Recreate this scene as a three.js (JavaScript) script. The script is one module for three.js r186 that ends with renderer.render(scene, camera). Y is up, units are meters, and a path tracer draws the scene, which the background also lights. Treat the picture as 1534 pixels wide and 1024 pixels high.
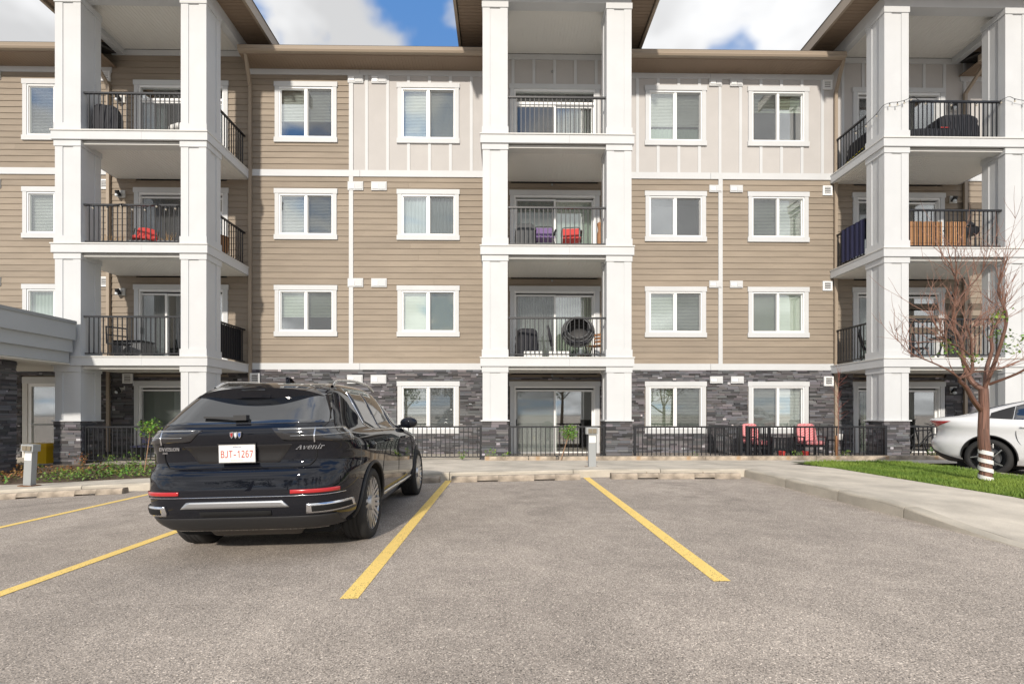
import * as THREE from 'three';
import { mergeGeometries } from 'three/addons/utils/BufferGeometryUtils.js';
import { FontLoader } from 'three/addons/loaders/FontLoader.js';
import { TextGeometry } from 'three/addons/geometries/TextGeometry.js';
import { Brush, Evaluator, SUBTRACTION } from 'three-bvh-csg';

// ---------------------------------------------------------------- camera, sky, sun, exposure
const scene = new THREE.Scene();
const renderer = new THREE.WebGLRenderer({ antialias: true });
renderer.toneMapping = THREE.LinearToneMapping;
renderer.toneMappingExposure = 1.62;
renderer.shadowMap.enabled = true;
const camera = new THREE.PerspectiveCamera(68.63, 1534 / 1024, 0.05, 2000);
camera.position.set(0, 1.235, 0);
camera.rotation.set(0, -0.9 * Math.PI / 180, 0);
camera.setViewOffset(1534, 1024, 0, -109, 1534, 1024);      // a shifted lens keeps the verticals upright
const sun = new THREE.DirectionalLight(0xfff5e8, 2.6);
const sunDir = new THREE.Vector3(-0.165, 0.45, 0.89).normalize();
sun.position.copy(sunDir).multiplyScalar(60); sun.target.position.set(0, 4, -12); sun.position.add(sun.target.position);
sun.castShadow = true; sun.shadow.radius = 4; sun.shadow.mapSize.set(4096, 4096);
Object.assign(sun.shadow.camera, { left: -30, right: 30, top: 25, bottom: -25, near: 1, far: 160 });
scene.add(sun, sun.target);

let seed = 12345;
const rnd = () => { seed = (seed * 1664525 + 1013904223) >>> 0; return seed / 4294967296; };
const rr = (a, b) => a + (b - a) * rnd();
const hash2 = (x, y, s = 0) => { let h = Math.imul(x, 374761393) + Math.imul(y, 668265263) + Math.imul(s, 974634721); h = Math.imul(h ^ (h >>> 13), 1274126177); return ((h ^ (h >>> 16)) >>> 0) / 4294967296; };
const sm = (t) => t * t * (3 - 2 * t), lerp = (a, b, t) => a + (b - a) * t, clamp = (v, a = 0, b = 1) => Math.min(b, Math.max(a, v));
function vnoise(x, y, per = 0, s = 0) {
  const xi = Math.floor(x), yi = Math.floor(y), fx = sm(x - xi), fy = sm(y - yi), w = (v) => per ? ((v % per) + per) % per : v;
  return lerp(lerp(hash2(w(xi), w(yi), s), hash2(w(xi + 1), w(yi), s), fx), lerp(hash2(w(xi), w(yi + 1), s), hash2(w(xi + 1), w(yi + 1), s), fx), fy);
}
function fbm(x, y, oct, per = 0, s = 0) { let a = 0, m = 0.5, t = 0; for (let o = 0; o < oct; o++) { a += m * vnoise(x, y, per, s + o); t += m; m *= 0.55; x *= 2; y *= 2; per *= 2; } return a / t; }

{ // broken white cloud over a blue sky
  const w = 2048, h = 1024, d = new Float32Array(w * h * 4);
  for (let j = 0; j < h; j++) for (let i = 0; i < w; i++) {
    const el = (j + 0.5) / h * Math.PI - Math.PI / 2, az = (i + 0.5) / w * 2 * Math.PI - Math.PI;   // u = atan2(z, x) / 2pi + 0.5
    const y = Math.sin(el), x = Math.cos(el) * Math.cos(az), z = Math.cos(el) * Math.sin(az), e = Math.max(y, 0) + 0.16;
    const u = x / e * 1.5 + 3.1, v = z / e * 1.5 + 7.7;
    const n = fbm(u + 0.45 * fbm(u * 2, v * 2, 4, 0, 50), v + 0.3 * fbm(u * 3 + 5, v * 3, 4, 0, 52), 8, 0, 9);
    // the one wide blue gap seen beyond the roof, and the broken ones in the rest of the sky
    const g = Math.exp(-((Math.atan2(x, -z) + 0.155) ** 2 / 0.014 + (el - 0.72) ** 2 / 0.022));
    const cov = clamp((n - 0.338 - g * 0.18) / 0.085), shade = clamp((fbm(u * 2.1 + 9, v * 2.1, 5, 0, 70) - 0.32) * 2.6);
    const k = (j * w + i) * 4, hz = Math.pow(1 - clamp(y), 3);
    const blue = [lerp(0.055, 0.4, hz), lerp(0.16, 0.5, hz), lerp(0.38, 0.6, hz)], c = lerp(0.43, 0.74, shade);
    const cl = [c * 0.985, c * 0.99, c];
    const t = sm(cov);
    for (let q = 0; q < 3; q++) d[k + q] = y < -0.02 ? [0.27, 0.25, 0.23][q] : lerp(blue[q], cl[q], t);
    d[k + 3] = 1;
  }
  const sky = new THREE.DataTexture(d, w, h, THREE.RGBAFormat, THREE.FloatType);
  sky.mapping = THREE.EquirectangularReflectionMapping; sky.magFilter = sky.minFilter = THREE.LinearFilter; sky.wrapS = THREE.RepeatWrapping; sky.needsUpdate = true;
  scene.background = sky; scene.environment = sky;
}

// ---------------------------------------------------------------- helpers
const used = new Map();
function numbered(n) { const c = used.get(n) ?? 0; used.set(n, c + 1); return c ? `${n}_${String(c).padStart(3, '0')}` : n; }
function prep(o) { o.castShadow = o.receiveShadow = true; return o; }
function mesh(name, geo, mat, parent) { const m = prep(new THREE.Mesh(Array.isArray(geo) ? G(geo) : geo, mat)); m.name = parent ? name : numbered(name); (parent ?? scene).add(m); return m; }
function tag(o, label, category, group) { o.userData.label = label; o.userData.category = category; if (group) o.userData.group = group; return o; }
function thing(name, label, category, pos = [0, 0, 0], turn = 0, group) { const g = new THREE.Group(); g.name = numbered(name); g.position.set(...pos); g.rotation.y = turn; scene.add(g); return tag(g, label, category, group); }
function struct(name, geo, mat) { const m = mesh(name, geo, mat); m.userData.kind = 'structure'; return m; }
function G(list) { const l = list.flat(9).map((g) => { g = g.index ? g.toNonIndexed() : g; for (const k of Object.keys(g.attributes)) if (!['position', 'normal', 'uv', 'color'].includes(k)) g.deleteAttribute(k); return g; });
  const col = l.some((g) => g.attributes.color); if (col) for (const g of l) if (!g.attributes.color) g.setAttribute('color', new THREE.BufferAttribute(new Float32Array(g.attributes.position.count * 3).fill(1), 3));
  return l.length === 1 ? l[0] : mergeGeometries(l); }
function metres(g) { const p = g.attributes.position, n = g.attributes.normal, uv = new Float32Array(p.count * 2);
  for (let i = 0; i < p.count; i++) { const ax = Math.abs(n.getX(i)), ay = Math.abs(n.getY(i)), az = Math.abs(n.getZ(i));
    uv[2 * i] = ax > ay && ax > az ? p.getZ(i) : p.getX(i); uv[2 * i + 1] = ay >= ax && ay >= az ? p.getZ(i) : p.getY(i); }
  g.setAttribute('uv', new THREE.BufferAttribute(uv, 2)); return g; }
const bx = (x0, x1, y0, y1, z0, z1) => metres(new THREE.BoxGeometry(x1 - x0, y1 - y0, z1 - z0).translate((x0 + x1) / 2, (y0 + y1) / 2, (z0 + z1) / 2));
const cyl = (r0, r1, h, x, y, z, n = 14) => new THREE.CylinderGeometry(r1, r0, h, n).translate(x, y + h / 2, z);
function tube(pts, r, n = 8, seg) { const c = new THREE.CatmullRomCurve3(pts.map((p) => new THREE.Vector3(...p)), false, 'catmullrom', 0.3); return new THREE.TubeGeometry(c, seg ?? pts.length * 4, r, n, false); }
function bar(a, b, w, d = w) { const A = new THREE.Vector3(...a), B = new THREE.Vector3(...b), L = A.distanceTo(B); const g = new THREE.BoxGeometry(w, L, d);
  g.applyQuaternion(new THREE.Quaternion().setFromUnitVectors(new THREE.Vector3(0, 1, 0), B.clone().sub(A).normalize())); return g.translate(...A.add(B).multiplyScalar(0.5).toArray()); }
const rod = (a, b, r, n = 8, r2 = r) => { const A = new THREE.Vector3(...a), B = new THREE.Vector3(...b), L = A.distanceTo(B); const g = new THREE.CylinderGeometry(r2, r, L, n);
  g.applyQuaternion(new THREE.Quaternion().setFromUnitVectors(new THREE.Vector3(0, 1, 0), B.clone().sub(A).normalize())); return g.translate(...A.add(B).multiplyScalar(0.5).toArray()); };
function tint(g, r, gg, b) { const c = new Float32Array(g.attributes.position.count * 3); for (let i = 0; i < c.length; i += 3) { c[i] = r; c[i + 1] = gg; c[i + 2] = b; } g.setAttribute('color', new THREE.BufferAttribute(c, 3)); return g; }
function pch(pts) { // smooth curve through points without overshoot
  const n = pts.length, h = [], s = [], m = [];
  for (let i = 0; i < n - 1; i++) { h[i] = pts[i + 1][0] - pts[i][0]; s[i] = (pts[i + 1][1] - pts[i][1]) / h[i]; }
  m[0] = s[0]; m[n - 1] = s[n - 2];
  for (let i = 1; i < n - 1; i++) m[i] = s[i - 1] * s[i] <= 0 ? 0 : 2 / (1 / s[i - 1] + 1 / s[i]);
  return (x) => { if (x <= pts[0][0]) return pts[0][1]; if (x >= pts[n - 1][0]) return pts[n - 1][1]; let i = 0; while (x > pts[i + 1][0]) i++;
    const t = (x - pts[i][0]) / h[i], t2 = t * t, t3 = t2 * t; return (2 * t3 - 3 * t2 + 1) * pts[i][1] + (t3 - 2 * t2 + t) * h[i] * m[i] + (3 * t2 - 2 * t3) * pts[i + 1][1] + (t3 - t2) * h[i] * m[i + 1]; };
}
// computed textures: f(u, v) -> [r, g, b] sRGB 0..1 (colour) or a height
function tex(size, f, srgb, rep) {
  const d = new Uint8Array(size * size * 4);
  for (let j = 0; j < size; j++) for (let i = 0; i < size; i++) { const c = f(i / size, j / size, i, j), k = (j * size + i) * 4; for (let q = 0; q < 3; q++) d[k + q] = clamp(Array.isArray(c) ? c[q] : c) * 255; d[k + 3] = 255; }
  const t = new THREE.DataTexture(d, size, size); t.wrapS = t.wrapT = THREE.RepeatWrapping; t.magFilter = THREE.LinearFilter; t.minFilter = THREE.LinearMipmapLinearFilter; t.generateMipmaps = true;
  if (srgb) t.colorSpace = THREE.SRGBColorSpace; t.repeat.set(1 / rep[0], 1 / (rep[1] ?? rep[0])); t.needsUpdate = true; return t;
}
const lin = (r, g, b) => new THREE.Color().setRGB(r, g, b);
const std = (c, rough, extra = {}) => new THREE.MeshStandardMaterial({ color: c.isColor ? c : new THREE.Color(c), roughness: rough, ...extra });
const phy = (c, rough, extra = {}) => new THREE.MeshPhysicalMaterial({ color: c.isColor ? c : new THREE.Color(c), roughness: rough, ...extra });

// ---------------------------------------------------------------- materials
const grit = (i, j) => hash2((i >> 2) & 255, (j >> 2) & 255, 3) * 0.6 + hash2(((i + 2) >> 2) & 255, ((j + 1) >> 2) & 255, 4) * 0.4;
const T = {
  asphalt: tex(1024, (u, v, i, j) => { const g = grit(i, j), f = hash2(i, j, 4); let k = 0.645 + (g - 0.5) * 0.34 + (f - 0.5) * 0.10 + (fbm(u * 10, v * 10, 3, 10, 7) - 0.5) * 0.10; if (g > 0.86) k += 0.16; if (g < 0.13) k -= 0.15; return [k * 1.03, k * 0.985, k * 0.94]; }, true, [1.6]),
  asphaltB: tex(512, (u, v, i, j) => grit(i * 2, j * 2), false, [1.6]),
  paint: tex(512, (u, v, i, j) => { const g = grit(i * 2, j * 2), w = fbm(u * 7, v * 7, 4, 7, 91); const k = 0.97 + (g - 0.5) * 0.12 - (g < 0.24 && w > 0.52 ? 0.28 : 0) + (w - 0.5) * 0.12; return [k, k, k]; }, true, [1.6]),
  rust: tex(512, (u, v, i, j) => { const n = fbm(u * 6, v * 6, 5, 6, 95), k = 0.84 + (fbm(u * 9, v * 9, 5, 9, 31) - 0.5) * 0.5 + (hash2(i, j, 33) - 0.5) * 0.08, r = clamp((n - 0.60) * 5); return [k, k * lerp(0.98, 0.9, r), k * lerp(0.95, 0.78, r)]; }, true, [1.3]),
  patch: tex(512, (u, v) => { const k = 0.9 + (fbm(u * 5, v * 5, 5, 5, 21) - 0.5) * 0.42; return [k, k, k]; }, true, [14]),
  concrete: tex(512, (u, v, i, j) => { const k = 0.86 + (fbm(u * 6, v * 6, 5, 6, 31) - 0.5) * 0.26 + (hash2(i, j, 33) - 0.5) * 0.07; return [k, k * 0.985, k * 0.955]; }, true, [2.4]),
  concreteB: tex(512, (u, v, i, j) => 0.5 + (fbm(u * 60, v * 60, 3, 60, 36) - 0.5) * 0.6, false, [1.2]),
  grain: tex(512, (u, v, i, j) => { const k = 0.95 + (fbm(u * 6, v * 90, 4, 0, 41) - 0.5) * 0.13 + (fbm(u * 3, v * 3, 3, 3, 44) - 0.5) * 0.09; return [k, k, k]; }, true, [2.7, 0.9]),
  grainB: tex(512, (u, v) => fbm(u * 5, v * 80, 4, 0, 41), false, [1.6, 0.7]),
  white: tex(256, (u, v, i, j) => { const k = 0.975 + (fbm(u * 5, v * 5, 5, 5, 51) - 0.5) * 0.045; return [k, k, k * 0.995]; }, true, [2.1]),
  bark: tex(256, (u, v, i, j) => { const k = 0.75 + (fbm(u * 4, v * 40, 4, 0, 61) - 0.5) * 0.9; return [k, k, k]; }, true, [0.6, 0.5]),
};
const M = {
  asphalt: std(lin(1, 0.965, 0.925), 0.92, { vertexColors: true, map: T.asphalt, bumpMap: T.asphaltB, bumpScale: 0.004 }),
  concrete: std(lin(0.76, 0.715, 0.645), 0.9, { map: T.concrete, bumpMap: T.concreteB, bumpScale: 0.003 }),
  kerb: std(lin(0.66, 0.62, 0.55), 0.92, { map: T.concrete, bumpMap: T.concreteB, bumpScale: 0.004 }),
  stop: std(lin(0.52, 0.46, 0.39), 0.95, { map: T.rust, bumpMap: T.concreteB, bumpScale: 0.005 }),
  yellow: std(lin(0.92, 0.66, 0.20), 0.8, { map: T.paint, bumpMap: T.asphaltB, bumpScale: 0.003 }),
  siding: [[0.312, 0.259, 0.201], [0.296, 0.246, 0.191], [0.326, 0.271, 0.21]].map((c) => std(lin(...c), 0.78, { map: T.grain, bumpMap: T.grainB, bumpScale: 0.0012 })),
  panel: std('#bab7b5', 0.8, { map: T.white }),
  trim: std(lin(0.585, 0.60, 0.615), 0.62, { map: T.white }),
  trimDull: std(lin(0.66, 0.66, 0.64), 0.7, { map: T.white }),
  vinyl: std(lin(0.80, 0.81, 0.81), 0.4),
  soffitW: std(lin(0.74, 0.73, 0.69), 0.6),
  soffitB: std('#867462', 0.6),
  gutter: std('#9a8c7b', 0.45),
  black: std(lin(0.012, 0.013, 0.016), 0.42),
  grey: std(lin(0.33, 0.345, 0.35), 0.6, { map: T.white }),
  canopy: std(lin(0.46, 0.48, 0.49), 0.6, { map: T.white }),
  roof: std(lin(0.07, 0.065, 0.06), 0.95),
  stone: std(lin(1, 1, 1), 0.85, { vertexColors: true, bumpMap: T.concreteB, bumpScale: 0.008 }),
  glass: phy(lin(0.93, 0.96, 0.95), 0.015, { transmission: 1, thickness: 0, ior: 3.1 }),
  screen: std(lin(0.09, 0.095, 0.10), 0.9, { transparent: true, opacity: 0.42 }),
  blind: std(lin(0.74, 0.80, 0.68), 0.7), blindW: std(lin(0.82, 0.83, 0.80), 0.7), curtain: std(lin(0.62, 0.68, 0.72), 0.9), drape: std(lin(0.50, 0.58, 0.52), 0.9),
  room: std(lin(0.10, 0.105, 0.11), 0.95),
};
// ---------------------------------------------------------------- ground
const lotY = (x) => x < -10 ? -0.36 - 0.14 * (1 - Math.exp((x + 10) * 0.386)) : x < 0 ? 0.018 * x - 0.0018 * x * x : 0.018 * Math.min(x, 2);
function sheet(xs, zs, yf) { // a sheet over a grid of x and z
  const p = [], uv = [], ix = [];
  for (const z of zs) for (const x of xs) { p.push(x, yf(x, z), z); uv.push(x, z); }
  const n = xs.length; for (let j = 0; j < zs.length - 1; j++) for (let i = 0; i < n - 1; i++) { const a = j * n + i; ix.push(a, a + n, a + 1, a + 1, a + n, a + n + 1); }
  const g = new THREE.BufferGeometry(); g.setAttribute('position', new THREE.Float32BufferAttribute(p, 3)); g.setAttribute('uv', new THREE.Float32BufferAttribute(uv, 2)); g.setIndex(ix); g.computeVertexNormals();
  if (g.attributes.normal.getY(0) < 0) { g.setIndex(ix.reverse()); g.computeVertexNormals(); } return g;
}
const range = (a, b, n) => Array.from({ length: n + 1 }, (_, i) => a + (b - a) * i / n);
function sweep(prof, st) { // closed profile (u, v) along stations { o: [x, y, z], s: [x, z] side direction, h: height scale }
  const p = [], ix = [], n = prof.length; let per = [0]; for (let i = 0; i < n; i++) per.push(per[i] + Math.hypot(prof[(i + 1) % n][0] - prof[i][0], prof[(i + 1) % n][1] - prof[i][1]));
  const uv = []; let run = 0;
  const pos = (t, q) => [t.o[0] + t.s[0] * q[0], t.o[1] + q[1] * (t.h ?? 1), t.o[2] + t.s[1] * q[0]];
  for (let k = 0; k < st.length - 1; k++) { const L = Math.hypot(st[k + 1].o[0] - st[k].o[0], st[k + 1].o[2] - st[k].o[2]);
    for (let i = 0; i < n; i++) { const a = prof[i], b = prof[(i + 1) % n], q = [pos(st[k], a), pos(st[k + 1], a), pos(st[k + 1], b), pos(st[k], b)], base = p.length / 3; q.forEach((v) => p.push(...v)); uv.push(run, per[i], run + L, per[i], run + L, per[i + 1], run, per[i + 1]); ix.push(base, base + 1, base + 2, base, base + 2, base + 3); } run += L; }
  const tri = THREE.ShapeUtils.triangulateShape(prof.map((q) => new THREE.Vector2(...q)), []);
  for (const [t, f] of [[st[0], 1], [st[st.length - 1], 0]]) { const base = p.length / 3; prof.forEach((q) => { p.push(...pos(t, q)); uv.push(...q); }); tri.forEach((x) => ix.push(base + x[0], base + x[f ? 1 : 2], base + x[f ? 2 : 1])); }
  const g = new THREE.BufferGeometry(); g.setAttribute('position', new THREE.Float32BufferAttribute(p, 3)); g.setAttribute('uv', new THREE.Float32BufferAttribute(uv, 2)); g.setIndex(ix); const o = g.toNonIndexed(); o.computeVertexNormals(); return o;
}
const lotXs = [-400, -120, ...range(-40, -12, 14), ...range(-11, 3, 28), 6, 10, 40, 120, 400];
{ // the lot: faint patches and old oil drips in the stalls
  const g = sheet([-400, -120, -40, ...range(-26, -12.2, 20), ...range(-12, 6, 140), ...range(6.3, 16, 20), 40, 120, 400], [-20, -12, ...range(-10.2, 0, 90), ...range(0.4, 12, 16), 40, 400], (x) => lotY(x)), p = g.attributes.position, col = [];
  for (let i = 0; i < p.count; i++) { const x = p.getX(i), z = p.getZ(i); let k = 0.86 + (fbm(x * 0.7, z * 0.7, 4, 0, 101) - 0.5) * 0.42 + (fbm(x * 3.1, z * 3.1, 3, 0, 104) - 0.5) * 0.16;
    for (const s of [-7.7, -5.05, 0.26, 2.9]) { const n = fbm(x * 4 + s, z * 4, 3, 0, 107); k -= Math.exp(-((x - s) ** 2) / 0.28 - (z + 7.6) ** 2 / 2.4) * clamp((n - 0.40) * 3) * 0.36; }
    col.push(k, k * 0.995, k * 0.985); }
  g.setAttribute('color', new THREE.Float32BufferAttribute(col, 3)); struct('parking_lot', g, M.asphalt); }
// paint: four stall lines
const stallLines = [-6.36, -3.73, -1.06, 1.58];
for (const x of stallLines) { const m = struct('stall_line', sheet(range(x - 0.062, x + 0.062, 2), range(-9.58, x > -2 ? (x > 0 ? -3.6 : -3.43) : -3.5, 24), (a) => lotY(a) + 0.004), M.yellow); m.userData.label = 'yellow painted line between two parking stalls'; }
// front sidewalk, kerb, edging
const walkF = (x) => lotY(x) + 0.15, walkB = (x) => x < -4 ? lotY(x) + 0.10 : 0.06;
const kerbProf = []; for (let i = 0; i <= 5; i++) { const a = i / 5 * Math.PI / 2; kerbProf.push([-0.035 + 0.035 * Math.cos(a) * 1 - 0, 0.115 + 0.035 * Math.sin(a)]); }
kerbProf.push([-0.16, 0.152], [-0.16, -0.1], [0.012, -0.1]);
{
  const k = new THREE.Group(); k.name = numbered('kerb'); k.userData.kind = 'structure'; scene.add(k);
  const cuts = [-40, -22, -16.5, -13.6, -10.9, -8.02, -5.1, -2.2, -1.05, 1.33, 3.02, 4.81];
  for (let i = 0; i < cuts.length - 1; i++) { const xs = range(cuts[i] + 0.006, cuts[i + 1] - 0.006, 8); mesh('kerb_segment', sweep(kerbProf, xs.map((x) => ({ o: [x, lotY(x), -9.62], s: [0, 1] }))), M.kerb, k); }
  const zc = [-9.60, -8.2, -6.9, -5.75, -4.4, -1.5]; // kerb along the walkway, running down to flush
  const hk = (z) => clamp((-4.3 - z) / 1.9, 0.04, 1) ;
  for (let i = 0; i < zc.length - 1; i++) mesh('kerb_segment', sweep(kerbProf, range(zc[i] + 0.006, zc[i + 1] - 0.006, 8).map((z) => ({ o: [4.65, lotY(4), z], s: [-1, 0], h: sm(hk(z)) * 0.97 + 0.03 }))), M.kerb, k);
  const rz = [-11.2, -8.6, -6, -3]; for (let i = 0; i < 3; i++) mesh('kerb_segment', sweep(kerbProf, range(rz[i], rz[i + 1] - 0.01, 4).map((z) => ({ o: [9.06, lotY(9), z], s: [1, 0] }))), M.kerb, k);
}
const walkXs = [-40, ...range(-30, -4, 13)];
const isl = (z) => lotY(4) + 0.152 * (sm(clamp((-4.3 - z) / 1.9, 0.04, 1)) * 0.97 + 0.03);
const fall = (y, z) => lerp(y, 0.06, clamp((-9.77 - z) / 3.08));
struct('sidewalk', G([sheet(walkXs, [-11.1, -10.4, -9.77], (x, z) => lerp(walkF(x) - 0.002, walkB(x), (-9.77 - z) / 1.33)), sheet(range(-4, 4.805, 12), range(-12.87, -9.77, 4), (x, z) => fall(walkF(x) - 0.002, z)), sheet(range(4.805, 40, 14), range(-12.87, -11.3, 3), (x, z) => fall(0.186, z))]), M.concrete);
struct('walkway', sheet(range(4.805, 6.5, 6), [...range(-11.3, -9.77, 3), ...range(-9.7, 4, 24)], (x, z) => z < -9.75 ? fall(0.186, z) : Math.max(isl(z), 0.05) - 0.002), M.concrete);
const patio = struct('patio_slab', G([sheet(range(-4, 40, 8), [-16, -13.1], () => 0.02), sheet(range(-40, -4, 8), [-16, -13.3], () => -0.08)]), M.concrete);
{ // low concrete edging between sidewalk and patios, with weep gaps
  const k = new THREE.Group(); k.name = numbered('patio_edging'); k.userData.kind = 'structure'; scene.add(k);
  const c = [[-0.5, 0.62], [0.64, 1.33], [1.42, 2.3], [2.31, 5.2], [5.21, 8.1], [8.11, 11], [11.01, 14.2], [14.21, 20]];
  for (const [a, b] of c) mesh('edging_block', bx(a, b, -0.05, 0.16, -13.1, -12.86), M.stop, k);
  mesh('edging_block', bx(-0.5, 5.2, -0.05, 0.075, -13.09, -12.87), M.stop, k);
}
// wheel stops
function wheelStop(x0, x1, label) {
  const xs = range(x0, x1, 6), t = thing('wheel_stop', label, 'wheel stop', [0, 0, 0], 0, 'concrete wheel stops along the kerb');
  const pr = [[0.09, 0.0], [0.075, 0.085], [0.055, 0.105], [-0.055, 0.105], [-0.075, 0.085], [-0.09, 0]];
  const low = [[0.09, 0.028], [0.075, 0.085], [0.055, 0.105], [-0.055, 0.105], [-0.075, 0.085], [-0.09, 0.028]];
  const L = x1 - x0, seg = (a, b, p) => sweep(p, range(x0 + a * L, x0 + b * L, 3).map((x) => ({ o: [x, lotY(x) + 0.002, -9.36], s: [0, 1] })));
  mesh('body', [seg(0, 0.2, pr), seg(0.2, 0.36, low), seg(0.36, 0.64, pr), seg(0.64, 0.8, low), seg(0.8, 1, pr)], M.stop, t);
  for (const a of [0.28, 0.72]) mesh('pin', cyl(0.012, 0.012, 0.02, x0 + a * L, lotY(x0) + 0.1, -9.36), std(lin(0.16, 0.09, 0.05), 0.9), t);
}
wheelStop(-9.4, -7.0, 'weathered concrete wheel stop in the empty stall by the planting bed');
wheelStop(-3.55, -1.2, 'concrete wheel stop ahead of the black car');
wheelStop(-0.98, 1.42, 'concrete wheel stop in the empty stall beside the black car');
wheelStop(2.0, 4.42, 'concrete wheel stop in the stall beside the raised walkway');
// grass island and the planting bed
const grassY = 0.165, inGrass = (x, z) => x > 6.52 && x < 8.86 && z < -2 && z > -11.15 + 0.35 * Math.pow(clamp((7.6 - x) / 1.1), 2);
struct('lawn_soil', G([sheet(range(6.5, 8.9, 8), range(-11.25, -2, 30), (x, z) => grassY)]), std(lin(0.05, 0.06, 0.02), 1));
{
  const blade = new THREE.BufferGeometry(); blade.setAttribute('position', new THREE.Float32BufferAttribute([-0.004, 0, 0, 0.004, 0, 0, 0.003, 0.5, 0.1, -0.003, 0.5, 0.1, 0, 1, 0.38], 3)); blade.setIndex([0, 1, 2, 0, 2, 3, 3, 2, 4]); blade.computeVertexNormals();
  const N = 70000, im = prep(new THREE.InstancedMesh(blade, std(lin(1, 1, 1), 0.7, { side: THREE.DoubleSide }), N)), m = new THREE.Matrix4(), q = new THREE.Quaternion(), c = new THREE.Color(); let k = 0;
  while (k < N) { const x = rr(6.5, 8.9), z = -11.2 + 8.2 * Math.pow(rnd(), 0.9); if (!inGrass(x, z)) continue; const h = rr(0.03, 0.085) * (0.7 + 0.6 * vnoise(x * 3, z * 3, 0, 5));
    q.setFromEuler(new THREE.Euler(rr(-0.4, 0.4), rr(0, 6.28), rr(-0.3, 0.3))); m.compose(new THREE.Vector3(x, grassY - 0.003, z), q, new THREE.Vector3(1.3, h, 0.05)); im.setMatrixAt(k, m);
    const t = vnoise(x * 2.2, z * 2.2, 0, 8) * 0.6 + rnd() * 0.4; im.setColorAt(k, c.setRGB(lerp(0.075, 0.23, t), lerp(0.16, 0.31, t), lerp(0.015, 0.045, t))); k++; }
  im.name = 'lawn_grass'; tag(im, 'bright green mown grass strip between walkway and white car', 'grass'); im.userData.kind = 'stuff'; scene.add(im);
}
const bedY = (x, z) => lerp(walkB(x), -0.06, clamp((-11.1 - z) / 2.2)) - 0.015;
struct('planting_bed', sheet(range(-30, -4, 26), range(-13.4, -11.1, 5), bedY), std(lin(0.10, 0.07, 0.045), 1, { bumpMap: T.concreteB, bumpScale: 0.03 }));
function leafGeo(w, l) { const g = new THREE.BufferGeometry(); g.setAttribute('position', new THREE.Float32BufferAttribute([0, 0, 0, -w / 2, 0.06 * l, l * 0.45, w / 2, 0.06 * l, l * 0.45, 0, -0.04 * l, l], 3)); g.setIndex([0, 2, 1, 1, 2, 3]); g.computeVertexNormals(); return g; }
const leafMat = std(lin(1, 1, 1), 0.6, { side: THREE.DoubleSide });
function leafCloud(name, N, put, w, l, parent) { const im = prep(new THREE.InstancedMesh(leafGeo(w, l), leafMat, N)), m = new THREE.Matrix4(), q = new THREE.Quaternion(), c = new THREE.Color();
  for (let k = 0; k < N; k++) { const { p, s = 1, col } = put(k); q.setFromEuler(new THREE.Euler(rr(-1.2, 0.5), rr(0, 6.28), rr(-0.5, 0.5), 'YXZ')); m.compose(new THREE.Vector3(...p), q, new THREE.Vector3(s, s, s)); im.setMatrixAt(k, m); im.setColorAt(k, c.setRGB(...col)); }
  im.name = parent ? name : numbered(name); (parent ?? scene).add(im); return im; }
{ const g = leafCloud('ground_cover', 5600, () => { let x, z; do { x = rr(-17, -5.4); z = rr(-13.0, -11.15); } while (vnoise(x * 1.4, z * 1.4, 0, 3) < 0.33); const d = vnoise(x * 0.7, z * 2, 0, 17), red = d < 0.27; return { p: [x, bedY(x, z) + rnd() * 0.14 * (0.4 + vnoise(x * 2.5, z * 2.5, 0, 4)), z], s: rr(0.7, 1.5), col: red ? [rr(0.2, 0.3), rr(0.1, 0.16), 0.04] : [rr(0.07, 0.17), rr(0.14, 0.25), rr(0.02, 0.045)] }; }, 0.035, 0.06);
  tag(g, 'low leafy green ground cover in the bed by the entrance', 'ground cover'); g.userData.kind = 'stuff'; }

// ---------------------------------------------------------------- the apartment building
const WZ = -15.7, FZ = -13.5, building = thing('apartment_building', 'four-storey apartment building with tan siding, white trim and balcony towers', 'building');
const part = (name, geo, mat, parent = building) => mesh(name, geo, mat, parent);
const floors = [{ base: 0.02, head: 2.28, sill: 0.65 }, { base: 2.79, head: 5.26, sill: 3.67 }, { base: 5.79, head: 8.26, sill: 6.68 }, { base: 8.79, head: 11.58, sill: 9.70 }];
const winX = { L: [-14.87, -12.91], A: [-7.15, -5.19], B: [-3.35, -1.39], C: [4.42, 6.38], D: [7.68, 9.64], Z: [15.2, 17.1] };
const doorX = [[-11.47, -8.55], [0.16, 3.02], [11.02, 14.0]], towerX = [[-11.95, -7.96], [-0.58, 3.45], [10.38, 14.41]];
const openings = [];
for (const f of [0, 1, 2, 3]) { for (const k of Object.keys(winX)) if (f || (k !== 'A' && k !== 'L')) openings.push([winX[k][0] + 0.06, winX[k][1] - 0.06, floors[f].sill + 0.06, floors[f].head - 0.08]); for (const d of doorX) openings.push([d[0] + 0.06, d[1] - 0.06, floors[f].base - 0.3, floors[f].head - 0.06]); }
openings.push([-14.82, -13.15, -0.4, 2.33]);
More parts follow.
